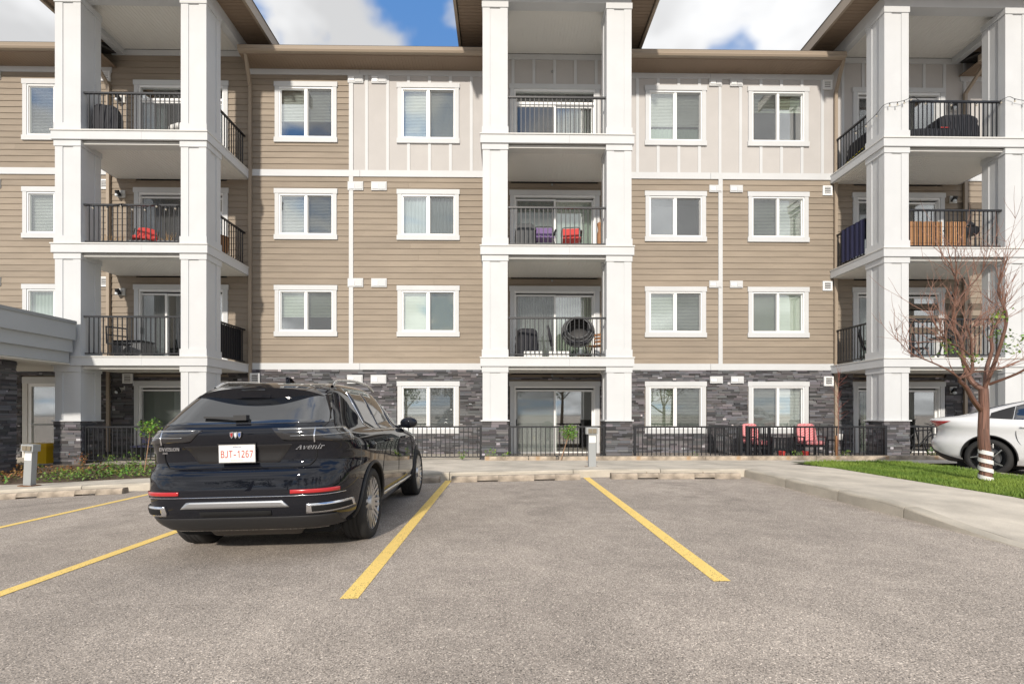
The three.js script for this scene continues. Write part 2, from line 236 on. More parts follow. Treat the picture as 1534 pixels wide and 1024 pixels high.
// solid shell behind the cladding, with real openings
{
  const ys = [...new Set([-0.6, 12.55, ...openings.flatMap((o) => [o[2], o[3]])])].sort((a, b) => a - b), gs = [];
  for (let i = 0; i < ys.length - 1; i++) { const ym = (ys[i] + ys[i + 1]) / 2; let x = -24; const hs = openings.filter((o) => o[2] < ym && o[3] > ym).sort((a, b) => a[0] - b[0]);
    for (const h of hs) { if (h[0] > x) gs.push(bx(x, h[0], ys[i], ys[i + 1], WZ - 0.2, WZ)); x = Math.max(x, h[1]); } gs.push(bx(x, 24, ys[i], ys[i + 1], WZ - 0.2, WZ)); }
  part('wall', gs, M.siding[0]); part('rear_wall', [bx(-24, 24, -0.6, 12, -27, -26.8), bx(-24, -23.8, -0.6, 12, -26.8, WZ - 0.2), bx(23.8, 24, -0.6, 12, -26.8, WZ - 0.2)], M.siding[0]);
  part('floor_slab', [2.6, 5.6, 8.6].map((y) => bx(-23.8, 23.8, y, y + 0.2, -26.8, WZ - 0.2)), M.room);
}
const wallPart = building.children.find((c) => c.name === 'wall');
function minus(x0, x1, y0, y1, holes) { // rectangles left of a strip when the openings are cut out
  const hs = holes.filter((h) => h[2] < y1 - 0.005 && h[3] > y0 + 0.005 && h[1] > x0 && h[0] < x1).sort((a, b) => a[0] - b[0]), out = []; let x = x0;
  for (const h of hs) { if (h[0] - x > 0.02) out.push([x, h[0], y0, y1]); const a = Math.max(h[0], x), b = Math.min(h[1], x1); if (h[2] - y0 > 0.03) out.push([a, b, y0, h[2]]); if (y1 - h[3] > 0.03) out.push([a, b, h[3], y1]); x = Math.max(x, h[1]); }
  if (x1 - x > 0.02) out.push([x, x1, y0, y1]); return out;
}
function lap(x0, x1, y0, y1) { const g = new THREE.BoxGeometry(x1 - x0, y1 - y0, 0.02).translate((x0 + x1) / 2, (y0 + y1) / 2, WZ + 0.012), p = g.attributes.position; for (let i = 0; i < p.count; i++) if (p.getZ(i) > WZ + 0.01) p.setZ(i, p.getY(i) > (y0 + y1) / 2 ? WZ + 0.007 : WZ + 0.026); g.computeVertexNormals(); metres(g); const uv = g.attributes.uv, ox = rr(0, 9), oy = rr(0, 9); for (let i = 0; i < uv.count; i++) uv.setXY(i, uv.getX(i) + ox, uv.getY(i) + oy); return g; }
const tiny = [];
function sidingZone(x0, x1, y0, y1, single) {
  for (let y = y0; y < y1 - 0.03; y += 0.1885) { const t = Math.min(y + 0.1885, y1); const joint = x1 - x0 > 3.6 && rnd() < 0.5 ? rr(x0 + 1, x1 - 1) : null;
    for (const r of minus(x0, x1, y, t, openings)) for (const [a, b] of joint && r[1] - r[0] > 3.3 ? [[r[0], joint - 0.0015], [joint + 0.0015, r[1]]] : [[r[0], r[1]]]) { const g = lap(a, b, r[2], r[3]); if (single) mesh('siding_board', g, M.siding[Math.floor(rnd() * 3)], wallPart); else tiny.push(g); } }
}
sidingZone(-7.94, -4.84, 2.84, 8.66, true); sidingZone(-7.94, -4.84, 8.85, 11.81, true);
sidingZone(-4.70, -0.5, 2.84, 8.66, true); sidingZone(3.40, 6.75, 2.82, 8.64, true); sidingZone(6.89, 10.42, 2.82, 8.64, true);
sidingZone(-18, -12.14, 2.84, 8.66, true); sidingZone(-18, -12.14, 8.85, 11.81, false); sidingZone(-24, -18.0, 2.84, 11.8, false);
sidingZone(-12.14, -7.94, 2.5, 5.6, false); sidingZone(-12.14, -7.94, 5.6, 8.6, false); sidingZone(-12.14, -7.94, 8.6, 12.5, false);
sidingZone(-0.5, 3.40, 2.5, 8.6, false); sidingZone(10.42, 24, 2.5, 8.64, false);
{ const s = mesh('siding', tiny, M.siding[1], building); s.userData.kind = 'stuff'; }
// board and batten on the top storey
for (const [x0, x1] of [[-4.70, 24]]) {
  const gs = []; for (const r of minus(x0, x1, 8.85, 12.5, openings)) gs.push(bx(r[0], r[1], r[2], r[3], WZ + 0.001, WZ + 0.008)); part('panel_cladding', gs, M.panel);
  for (let x = -4.29, i = 0; x < 16.5; x += 0.6527, i++) for (const r of minus(x - 0.045, x + 0.045, 8.85, x > -0.5 && x < 3.4 || x > 10.4 ? 12.4 : 11.81, openings)) mesh('batten', bx(r[0], r[1], r[2], r[3], WZ + 0.009, WZ + 0.03), M.trim, wallPart);
}
// bands, vertical trims, frieze
const band = (x0, x1, y0, y1, z1 = 0.04) => bx(x0, x1, y0, y1, WZ + 0.002, WZ + z1);
for (const [x0, x1] of [[-24, -12.14], [-7.94, -4.5], [-4.49, -0.6], [3.44, 6.5], [6.51, 10.42], [14.5, 24]]) { part('band_board', band(x0, x1, 2.64, 2.84, 0.045), M.trim); part('band_board', band(x0, x1, 8.65, 8.85, 0.045), M.trim); part('frieze_board', band(x0, x1, 11.81, 11.97), M.trim); }
for (const [x, a, b] of [[-4.77, 2.84, 8.65], [-4.77, 8.85, 11.81], [6.82, 2.84, 8.65]]) part('vertical_trim', bx(x - 0.065, x + 0.065, a, b, WZ + 0.002, WZ + 0.042), M.trim);
for (const [a, b] of [[-12.14, -7.94], [-0.5, 3.4], [10.42, 14.5]]) part('frieze_board', band(a, b, 12.36, 12.52), M.trim);
// stone veneer on the ground storey and the tower bases
function stones(x0, x1, y0, y1, at, holes = [], out = []) { // at(x, y, proud) builds the box for one stone
  let y = y0; while (y < y1 - 0.01) { const h = Math.min(rr(0.032, 0.078), y1 - y); for (const r of minus(x0, x1, y, y + h, holes)) { if (r[3] - r[2] < 0.012) continue; let x = r[0]; while (x < r[1] - 0.01) { const k = rnd(), w = Math.min(k > 0.975 ? rr(0.05, 0.14) : rr(0.12, 0.42), r[1] - x), c = k > 0.975 ? rr(0.3, 0.5) : rr(0.055, 0.17) * (k < 0.2 ? 0.6 : 1), wm = rr(0.94, 1.12);
        out.push(tint(at(x + 0.002, x + w - 0.002, r[2] + 0.002, r[3] - 0.002, rr(0.012, 0.055)), c * wm, c, c * rr(1.0, 1.13))); x += w; } } y += h; }
  return out;
}
const onWall = (a, b, c, d, p) => bx(a, b, c, d, WZ + 0.001, WZ + 0.02 + p);
const stoneHoles = openings.map((o) => [o[0] - 0.06, o[1] + 0.06, o[2] - 0.06, o[3] + 0.08]);
const veneer = [...stones(-24, -12.1, -0.4, 2.64, onWall, stoneHoles), ...stones(-12.1, -0.4, -0.2, 2.64, onWall, stoneHoles), ...stones(-0.4, 24, -0.05, 2.64, onWall, stoneHoles)];
{ const s = mesh('stone_veneer', veneer, M.stone, building); s.userData.kind = 'stuff'; }
// windows
function corrugated(x0, x1, y0, y1, z, waves, amp) { const n = waves * 8, p = []; const g = new THREE.PlaneGeometry(x1 - x0, y1 - y0, n, 1).translate((x0 + x1) / 2, (y0 + y1) / 2, z), a = g.attributes.position; for (let i = 0; i < a.count; i++) a.setZ(i, z + amp * Math.sin((a.getX(i) - x0) / (x1 - x0) * waves * 6.283)); g.computeVertexNormals(); return g; }
function slats(x0, x1, y0, y1, z, tilt) { const gs = []; for (let y = y1 - 0.02; y > y0; y -= 0.046) { const g = new THREE.BoxGeometry(x1 - x0, 0.0025, 0.046); g.rotateX(tilt).translate((x0 + x1) / 2, y, z); gs.push(g); } gs.push(bx(x0, x1, y0 - 0.02, y0 + 0.005, z - 0.02, z + 0.02)); return G(gs); }
function recess(x0, x1, y0, y1, depth) { const z0 = WZ - 0.2 - depth, z1 = WZ - 0.2; return [bx(x0 - 0.3, x1 + 0.3, y0 - 0.3, y1 + 0.2, z0 - 0.05, z0), bx(x0 - 0.35, x0 - 0.3, y0 - 0.3, y1 + 0.2, z0, z1), bx(x1 + 0.3, x1 + 0.35, y0 - 0.3, y1 + 0.2, z0, z1), bx(x0 - 0.3, x1 + 0.3, y0 - 0.35, y0 - 0.3, z0, z1), bx(x0 - 0.3, x1 + 0.3, y1 + 0.2, y1 + 0.25, z0, z1)]; }
function windowAt(X, f, o = {}) {
  const [x0, x1] = X, { sill, head } = floors[f], z = WZ;
  const w = part('window', [bx(x0 + 0.13, x1 - 0.13, head - 0.20, head - 0.15, z - 0.09, z + 0.03), bx(x0 + 0.13, x1 - 0.13, sill + 0.15, sill + 0.20, z - 0.09, z + 0.03), bx(x0 + 0.13, x0 + 0.185, sill + 0.2, head - 0.2, z - 0.09, z + 0.03), bx(x1 - 0.185, x1 - 0.13, sill + 0.2, head - 0.2, z - 0.09, z + 0.03), bx((x0 + x1) / 2 - 0.04, (x0 + x1) / 2 + 0.04, sill + 0.2, head - 0.2, z - 0.08, z + 0.012)], M.vinyl);
  mesh('header_trim', bx(x0, x1, head - 0.15, head, z + 0.002, z + 0.062), M.trim, w); mesh('sill_trim', bx(x0, x1, sill, sill + 0.15, z + 0.002, z + 0.066), M.trim, w);
  for (const [a, b] of [[x0 + 0.025, x0 + 0.15], [x1 - 0.15, x1 - 0.025]]) mesh('side_trim', bx(a, b, sill + 0.15, head - 0.15, z + 0.002, z + 0.052), M.trim, w);
  const xm = (x0 + x1) / 2, gx = [[x0 + 0.185, xm - 0.04], [xm + 0.04, x1 - 0.185]], ya = sill + 0.2, yb = head - 0.2;
  gx.forEach(([a, b], i) => { const zz = z - 0.02 - 0.03 * i; mesh('sash', [bx(a, a + 0.022, ya, yb, zz - 0.02, zz + 0.012), bx(b - 0.022, b, ya, yb, zz - 0.02, zz + 0.012), bx(a + 0.022, b - 0.022, ya, ya + 0.022, zz - 0.02, zz + 0.012), bx(a + 0.022, b - 0.022, yb - 0.022, yb, zz - 0.02, zz + 0.012)], M.vinyl, w);
    mesh('pane', bx(a + 0.02, b - 0.02, ya + 0.02, yb - 0.02, zz - 0.004, zz), M.glass, w); });
  const s = gx[o.screen ?? 1]; mesh('insect_screen', new THREE.PlaneGeometry(s[1] - s[0], yb - ya).translate((s[0] + s[1]) / 2, (ya + yb) / 2, z + 0.004), M.screen, w);
  mesh('interior', recess(x0, x1, sill, head, 1.4), o.room ?? M.room, w);
  const drop = o.drop ?? 1, bz = z - 0.15;
  if (o.kind === 'curtain') for (const [a, b] of o.halves ?? [[x0 + 0.15, x1 - 0.15]]) mesh('curtain', corrugated(a, b, ya - 0.05, yb + 0.05, bz, Math.round((b - a) * 9), 0.022), o.mat ?? M.curtain, w);
  else if (o.kind !== 'none') for (const [a, b] of gx) mesh('blind', slats(a - 0.02, b + 0.02, yb - (yb - ya) * drop, yb + 0.01, bz, o.tilt ?? 1.1), o.mat ?? M.blind, w);
  if (o.kind === 'valance') mesh('curtain', corrugated(x0 + 0.15, x1 - 0.15, ya, ya + 0.4, bz + 0.02, 12, 0.02), M.drape, w);
  return w;
}
const W4 = [['A', 3, { drop: 0.62, mat: M.blindW }], ['A', 2, { mat: M.blindW, tilt: 0.8 }], ['A', 1, { drop: 0.62, tilt: 0.9 }], ['B', 3, { mat: M.blindW, tilt: 1.25 }], ['B', 2, { kind: 'curtain' }], ['B', 1, { tilt: 1.3 }], ['B', 0, { tilt: 0.35, mat: M.blindW }],
  ['C', 3, { kind: 'valance', drop: 0.66, mat: M.blindW, tilt: 1.25 }], ['C', 2, { kind: 'none' }], ['C', 1, { tilt: 0.8 }], ['C', 0, { tilt: 0.45 }], ['D', 3, { drop: 0.34, screen: 0, tilt: 0.9 }], ['D', 2, { screen: 0, tilt: 0.75 }], ['D', 1, { screen: 0, tilt: 1.3 }], ['D', 0, { screen: 0, tilt: 0.85, mat: M.blindW }],
  ['L', 3, { tilt: 0.6, mat: M.blindW }], ['L', 2, { mat: M.blindW, tilt: 0.9 }], ['L', 1, { kind: 'curtain', mat: M.drape }], ['Z', 3, {}], ['Z', 2, {}], ['Z', 1, {}], ['Z', 0, {}]];
for (const [k, f, o] of W4) windowAt(winX[k], f, o);
// sliding patio doors
function patioDoor([x0, x1], f, o = {}) {
  const { base, head } = floors[f], z = WZ, y0 = base - (f ? 0.0 : 0.08), yb = head - 0.26 - (o.transom ? 0.36 : 0), xm = x0 + (x1 - x0) * (o.split ?? 0.5);
  const w = part('patio_door', [bx(x0 + 0.14, x1 - 0.14, head - 0.21, head - 0.15, z - 0.1, z + 0.03), bx(x0 + 0.14, x0 + 0.2, y0, head - 0.21, z - 0.1, z + 0.03), bx(x1 - 0.2, x1 - 0.14, y0, head - 0.21, z - 0.1, z + 0.03), bx(x0 + 0.2, x1 - 0.2, y0, y0 + 0.05, z - 0.1, z + 0.03), ...(o.transom ? [bx(x0 + 0.2, x1 - 0.2, yb, yb + 0.07, z - 0.1, z + 0.03)] : [])], M.vinyl);
  mesh('header_trim', bx(x0, x1, head - 0.15, head, z + 0.002, z + 0.062), M.trim, w); for (const [a, b] of [[x0 + 0.025, x0 + 0.16], [x1 - 0.16, x1 - 0.025]]) mesh('side_trim', bx(a, b, y0 - 0.02, head - 0.15, z + 0.002, z + 0.052), M.trim, w);
  [[x0 + 0.2, xm + 0.03], [xm - 0.03, x1 - 0.2]].forEach(([a, b], i) => { const zz = z - 0.02 - 0.04 * i; mesh('sash', [bx(a, a + 0.06, y0 + 0.05, yb, zz - 0.025, zz + 0.01), bx(b - 0.06, b, y0 + 0.05, yb, zz - 0.025, zz + 0.01), bx(a + 0.06, b - 0.06, y0 + 0.05, y0 + 0.13, zz - 0.025, zz + 0.01), bx(a + 0.06, b - 0.06, yb - 0.06, yb, zz - 0.025, zz + 0.01)], M.vinyl, w); mesh('pane', bx(a + 0.055, b - 0.055, y0 + 0.12, yb - 0.055, zz - 0.01, zz - 0.005), M.glass, w); });
  if (o.transom) mesh('pane', bx(x0 + 0.2, x1 - 0.2, yb + 0.07, head - 0.21, z - 0.03, z - 0.025), M.glass, w);
  mesh('insect_screen', new THREE.PlaneGeometry(xm - x0 - 0.25, yb - y0 - 0.1).translate((x0 + 0.2 + xm) / 2, (y0 + yb) / 2, z + 0.005), M.screen, w);
  mesh('handle', bx(x0 + 0.215, x0 + 0.245, y0 + 0.95, y0 + 1.15, z, z + 0.04), M.black, w);
  mesh('interior', recess(x0, x1, y0 + 0.25, head, 3.2), o.room ?? M.room, w);
  if (o.blind) { const gs = []; for (let x = x0 + 0.2 + (o.from ?? 0) * (x1 - x0); x < x0 + 0.2 + (o.to ?? 0.9) * (x1 - x0 - 0.2); x += 0.085) { const g = new THREE.BoxGeometry(0.088, yb - y0 - 0.12, 0.002); g.rotateY(o.blind).translate(x, (y0 + yb) / 2 + 0.02, z - 0.17); gs.push(g); } mesh('vertical_blind', gs, o.mat ?? M.blind, w); }
  if (o.curtain) mesh('curtain', corrugated(x0 + 0.2, x0 + (x1 - x0) * o.curtain, y0 + 0.06, yb, z - 0.16, 10, 0.03), o.mat ?? M.curtain, w);
}
patioDoor(doorX[0], 3, { transom: 1, curtain: 0.3 }); patioDoor(doorX[0], 2, { curtain: 0.25, mat: std(lin(0.1, 0.2, 0.4), 0.9) }); patioDoor(doorX[0], 1, { split: 0.33, curtain: 0.3 }); patioDoor(doorX[0], 0, { blind: 0.25 });
patioDoor(doorX[1], 3, { transom: 1, blind: 0.9, from: 0.45, mat: M.blindW }); patioDoor(doorX[1], 2, { curtain: 0.92, mat: M.drape }); patioDoor(doorX[1], 1, { blind: 0.7, from: 0.03 }); patioDoor(doorX[1], 0, { blind: 0.1, to: 0.5, mat: M.blindW });
patioDoor(doorX[2], 3, {}); patioDoor(doorX[2], 2, { curtain: 0.2 }); patioDoor(doorX[2], 1, { curtain: 0.3, mat: M.drape }); patioDoor(doorX[2], 0, { blind: 0.3, to: 0.6 });
{ // entrance door
  const d = part('entrance_door', [bx(-14.7, -14.6, -0.2, 2.2, WZ - 0.08, WZ + 0.02), bx(-13.36, -13.26, -0.2, 2.2, WZ - 0.08, WZ + 0.02), bx(-14.6, -13.36, 2.1, 2.2, WZ - 0.08, WZ + 0.02), bx(-14.6, -13.36, -0.2, 0.02, WZ - 0.08, WZ + 0.02)], M.vinyl);
  mesh('header_trim', bx(-14.85, -13.1, 2.2, 2.4, WZ + 0.002, WZ + 0.06), M.trim, d); for (const a of [-14.85, -13.26]) mesh('side_trim', bx(a, a + 0.15, -0.2, 2.2, WZ + 0.021, WZ + 0.05), M.trimDull, d);
  mesh('pane', bx(-14.6, -13.36, 0.02, 2.1, WZ - 0.03, WZ - 0.02), M.glass, d); mesh('push_bar', bx(-14.58, -13.4, 0.9, 0.96, WZ + 0.02, WZ + 0.05), M.grey, d); mesh('interior', recess(-14.7, -13.2, 0, 2.2, 3), M.room, d);
}
// vents and wall lamps
function ventBox(x, y, parent = building, w = 0.48, h = 0.27) { const WZ = y < 3 ? -15.64 : -15.7, v = part('vent_box', [bx(x, x + w, y, y + h, WZ + 0.01, WZ + 0.055)], M.trim); mesh('vent_hood', [bx(x + 0.03, x + 0.2, y + 0.05, y + h - 0.08, WZ + 0.055, WZ + 0.075)], M.vinyl, v); mesh('vent_flap', [bx(x + 0.22, x + w - 0.03, y + 0.03, y + h - 0.05, WZ + 0.055, WZ + 0.07)], M.trim, v); }
function grille(x, y) { const WZ = y < 3 ? -15.64 : -15.7, v = part('vent_grille', [bx(x, x + 0.3, y, y + 0.04, WZ + 0.01, WZ + 0.06), bx(x, x + 0.3, y + 0.26, y + 0.3, WZ + 0.01, WZ + 0.06), bx(x, x + 0.05, y + 0.04, y + 0.26, WZ + 0.01, WZ + 0.06), bx(x + 0.25, x + 0.3, y + 0.04, y + 0.26, WZ + 0.01, WZ + 0.06)], M.vinyl); mesh('back', bx(x + 0.05, x + 0.25, y + 0.04, y + 0.26, WZ + 0.03, WZ + 0.034), M.black, v); for (let k = 0; k < 4; k++) { const g = new THREE.BoxGeometry(0.2, 0.032, 0.004).rotateX(0.6).translate(x + 0.15, y + 0.068 + k * 0.055, WZ + 0.045); mesh('louvre', g, M.vinyl, v); } }
for (const y of [11.56, 8.22, 5.21, 2.2]) { ventBox(-4.87, y); ventBox(-4.14, y); ventBox(6.46, y + 0.02, building, 0.4, 0.22); ventBox(7.12, y + 0.02, building, 0.4, 0.22); grille(10.07, y - 0.06); if (y > 3) { grille(-12.48, y - 0.02); ventBox(-16, y); } else { grille(-7.86, 2.22); grille(-11.75, 2.2); } }
function wallLamp(x, y) { const l = part('wall_lamp', bx(x - 0.11, x + 0.11, y - 0.08, y + 0.14, WZ + 0.01, WZ + 0.06), M.trimDull); mesh('lamp_body', new THREE.CylinderGeometry(0.06, 0.075, 0.16, 16).rotateX(0.5).translate(x - 0.04, y + 0.02, WZ + 0.14), M.black, l); mesh('lens', new THREE.SphereGeometry(0.05, 12, 8).translate(x - 0.06, y - 0.05, WZ + 0.16), phy(lin(0.7, 0.75, 0.78), 0.1), l); }
for (const y of [10.95, 8.02, 5.0, 1.98]) { wallLamp(-11.83, y); wallLamp(14.25, y); }
for (const y of [12.02, 8.48, 5.48, 2.5]) { const l = part('ceiling_sprinkler', new THREE.SphereGeometry(0.035, 10, 8).translate(1.5, y - 0.05, WZ + 0.06), M.grey); }
// roof: main eaves, gutters, downspouts
const ribs = (x0, x1, y, z0, z1, along = 'z', pitch = 0.1) => { const gs = [bx(x0, x1, y + 0.008, y + 0.03, z0, z1)]; if (along === 'z') for (let x = x0; x < x1 - 0.02; x += pitch) gs.push(bx(x + 0.007, Math.min(x + pitch - 0.004, x1), y, y + 0.0079, z0, z1)); else for (let z = z0; z < z1 - 0.02; z += pitch) gs.push(bx(x0, x1, y, y + 0.0079, z + 0.007, Math.min(z + pitch - 0.004, z1))); return gs; };
const eaveRuns = [[-24, -12.0], [-7.9, -0.62], [3.48, 10.34], [14.46, 24]];
for (const [a, b] of eaveRuns) {
  part('eave_soffit', ribs(a, b, 11.97, WZ + 0.001, -15.05), M.soffitB);
  const gp = [[0, 0], [0.10, 0.02], [0.13, 0.07], [0.115, 0.10], [0.135, 0.17], [0.12, 0.175], [0, 0.18]];
  part('gutter', sweep(gp, [a, b].map((x) => ({ o: [x, 12.0, -15.05], s: [0, 1] }))), M.gutter);
}
const slope = (x0, x1, z0, z1, y0) => { const L = Math.hypot(z0 - z1, (z0 - z1) * 0.33), g = new THREE.BoxGeometry(x1 - x0, 0.05, L); return g.rotateX(Math.atan(0.33)).translate((x0 + x1) / 2, y0 + (z0 - z1) * 0.165, (z0 + z1) / 2); };
part('roof', [bx(-24.5, 24.5, 12.56, 12.62, -26.8, -15.92), slope(-24.5, 24.5, -15.92, -21.4, 12.5), slope(-24.5, 24.5, -21.4, -26.9, 12.5).rotateY(Math.PI).translate(0, 0, -48.3), ...eaveRuns.map(([a, b]) => slope(a, b, -14.98, -15.93, 12.2))], M.roof);
for (const [x, s] of [[-12.2, -1], [-7.86, 1], [10.46, -1], [14.6, 1]]) { part('downspout', [bx(x - 0.045, x + 0.045, 0.1, 11.4, WZ + 0.05, WZ + 0.12), bar([x, 11.38, WZ + 0.085], [x + s * 0.14, 12.02, -15.05], 0.085, 0.07)], M.gutter); }
// towers
towerX.forEach(([x0, x1], ti) => {
  const cw = 0.675, cz = FZ - cw, lo = ti === 0 ? -0.14 : 0.0;
  [2.79, 5.79, 8.79].forEach((y, fi) => {
    const d = part('balcony_deck', bx(x0 + 0.02, x1 - 0.02, y - 0.22, y - 0.001, WZ + 0.03, FZ - 0.01), M.trimDull);
    const xm = x0 + 0.58 * (x1 - x0);
    for (const [a, b] of [[x0 - 0.06, xm], [xm + 0.003, x1 + 0.06]]) mesh('fascia_board', bx(a, b, y - 0.25, y - 0.03, FZ, FZ + 0.06), M.trim, d);
    mesh('drip_edge', bx(x0 - 0.075, x1 + 0.075, y - 0.029, y + 0.002, WZ + 0.03, FZ + 0.085), M.trimDull, d);
    mesh('fascia_board', bx(x0 - 0.06, x0 + 0.019, y - 0.25, y - 0.03, WZ + 0.03, FZ - 0.001), M.trim, d); mesh('fascia_board', bx(x1 - 0.019, x1 + 0.06, y - 0.25, y - 0.03, WZ + 0.03, FZ - 0.001), M.trim, d);
    mesh('beam', [bx(x0 + cw, x1 - cw, y - 0.33, y - 0.251, FZ - 0.34, FZ - 0.06)], M.trimDull, d);
    mesh('soffit', ribs(x0 + 0.02, x1 - 0.02, y - 0.262, WZ + 0.03, FZ - 0.35), M.soffitW, d);
  });
  // ceiling, beams and roof of the tower
  const top = part('tower_roof', [bx(x0 - 0.749, x1 + 0.749, 12.725, 12.95, -19, FZ + 0.72), (() => { const w = x1 - x0 + 1.7, s = new THREE.Shape([new THREE.Vector2(-w / 2, 0), new THREE.Vector2(w / 2, 0), new THREE.Vector2(0, 1.5)]); return new THREE.ExtrudeGeometry(s, { depth: 6.2, bevelEnabled: false }).translate((x0 + x1) / 2, 12.951, -19); })()], M.roof);
  mesh('ceiling', ribs(x0 + 0.05, x1 - 0.05, 12.54, WZ + 0.03, FZ - 0.2), M.soffitW, top);
  mesh('beam', [bx(x0, x1, 12.37, 12.70, FZ - 0.3, FZ)], M.trim, top); for (const [a, b] of [[x0, x0 + 0.2], [x1 - 0.2, x1]]) mesh('beam', bx(a, b, 12.37, 12.70, WZ + 0.03, FZ - 0.301), M.trim, top);
  for (const [a, b] of [[x0 - 0.72, x0 - 0.001], [x1 + 0.001, x1 + 0.72]]) mesh('eave_soffit', ribs(a, b, 12.69, -15.6, FZ + 0.65, 'x', 0.12), M.soffitB, top);
  mesh('eave_soffit', ribs(x0 - 0.72, x1 + 0.72, 12.688, FZ + 0.001, FZ + 0.65), M.soffitB, top);
  for (const x of [x0 - 0.83, x1 + 0.75]) mesh('fascia_board', bx(x, x + 0.08, 12.62, 12.97, -16.5, FZ + 0.76), M.gutter, top);
  // columns, storey by storey
  for (const a of [x0, x1 - cw]) for (let f = 0; f < 4; f++) {
    const y0 = f ? [0, 2.79, 5.79, 8.79][f] + 0.002 : 1.09, y1 = f < 3 ? [2.79, 5.79, 8.79][f] - 0.251 : 12.37, e = 0.02;
    const c = part('column', bx(a + e, a + cw - e, y0, y1, cz + e, FZ - e), M.trim);
    for (const [p, q] of [[a, cz], [a + cw - 0.2, cz], [a, FZ - 0.2], [a + cw - 0.2, FZ - 0.2]]) mesh('corner_board', bx(p, p + 0.2, y0 + (f ? 0.2 : 0.0), y1 - 0.16, q, q + 0.2), M.trim, c);
    if (f) mesh('base_trim', bx(a - 0.022, a + cw + 0.022, y0, y0 + 0.2, cz - 0.022, FZ + 0.022), M.trim, c);
    mesh('cap_trim', bx(a - 0.02, a + cw + 0.02, y1 - 0.16, y1, cz - 0.02, FZ + 0.02), M.trim, c);
    if (!f) { const gs = []; stones(a - 0.02, a + cw + 0.02, lo - 0.06, 1.06, (p, q, r, s, d) => bx(p, q, r, s, FZ - 0.02, FZ + d * 0.6), [], gs); for (const [sx, dir] of [[a, -1], [a + cw, 1]]) stones(cz - 0.02, FZ - 0.021, lo - 0.06, 1.06, (p, q, r, s, d) => bx(dir < 0 ? sx - d * 0.6 : sx - 0.02, dir < 0 ? sx + 0.02 : sx + d * 0.6, r, s, p, q), [], gs);
      const s = mesh('stone_base', gs, M.stone, c); s.userData.kind = 'stuff'; mesh('stone_core', bx(a + 0.01, a + cw - 0.01, lo - 0.1, 1.06, cz + 0.01, FZ - 0.021), M.black, c); mesh('stone_cap', bx(a - 0.05, a + cw + 0.05, 1.06, 1.092, cz - 0.05, FZ + 0.05), M.trim, c); }
  }
});
// ---------------------------------------------------------------- entrance canopy
{
  const c = thing('entrance_canopy', 'pale grey flat entrance canopy on a dark stone pier', 'canopy', [0, 0, 0]);
  const zb = -10.7, zf = FZ + 0.12;
  mesh('roof_edge', bx(-18, -11.3, 3.2, 3.62, zf, zb), M.canopy, c); mesh('metal_cap', bx(-18.02, -11.27, 3.62, 3.70, zf, zb), M.grey, c);
  mesh('fascia_step', bx(-18, -11.38, 2.88, 3.199, zf + 0.001, zb - 0.08), M.canopy, c); mesh('fascia_step', bx(-18, -11.47, 2.60, 2.879, zf + 0.002, zb - 0.16), M.canopy, c);
  mesh('soffit', ribs(-18, -11.5, 2.565, -15.6, zb - 0.2), M.soffitW, c);
  const gs = stones(-13.6, -12.05, -0.5, 2.55, (p, q, r, s, d) => bx(p, q, r, s, -12.05, -12.02 + d), []); stones(-12.55, -12.05, -0.5, 2.55, (p, q, r, s, d) => bx(-12.09, -12.06 + d * 0.7, r, s, p, q), [], gs);
  const st = mesh('stone_pier', gs, M.stone, c); st.userData.kind = 'stuff'; mesh('pier_core', bx(-13.6, -12.09, -0.5, 2.56, -12.55, -12.05), M.black, c);
}
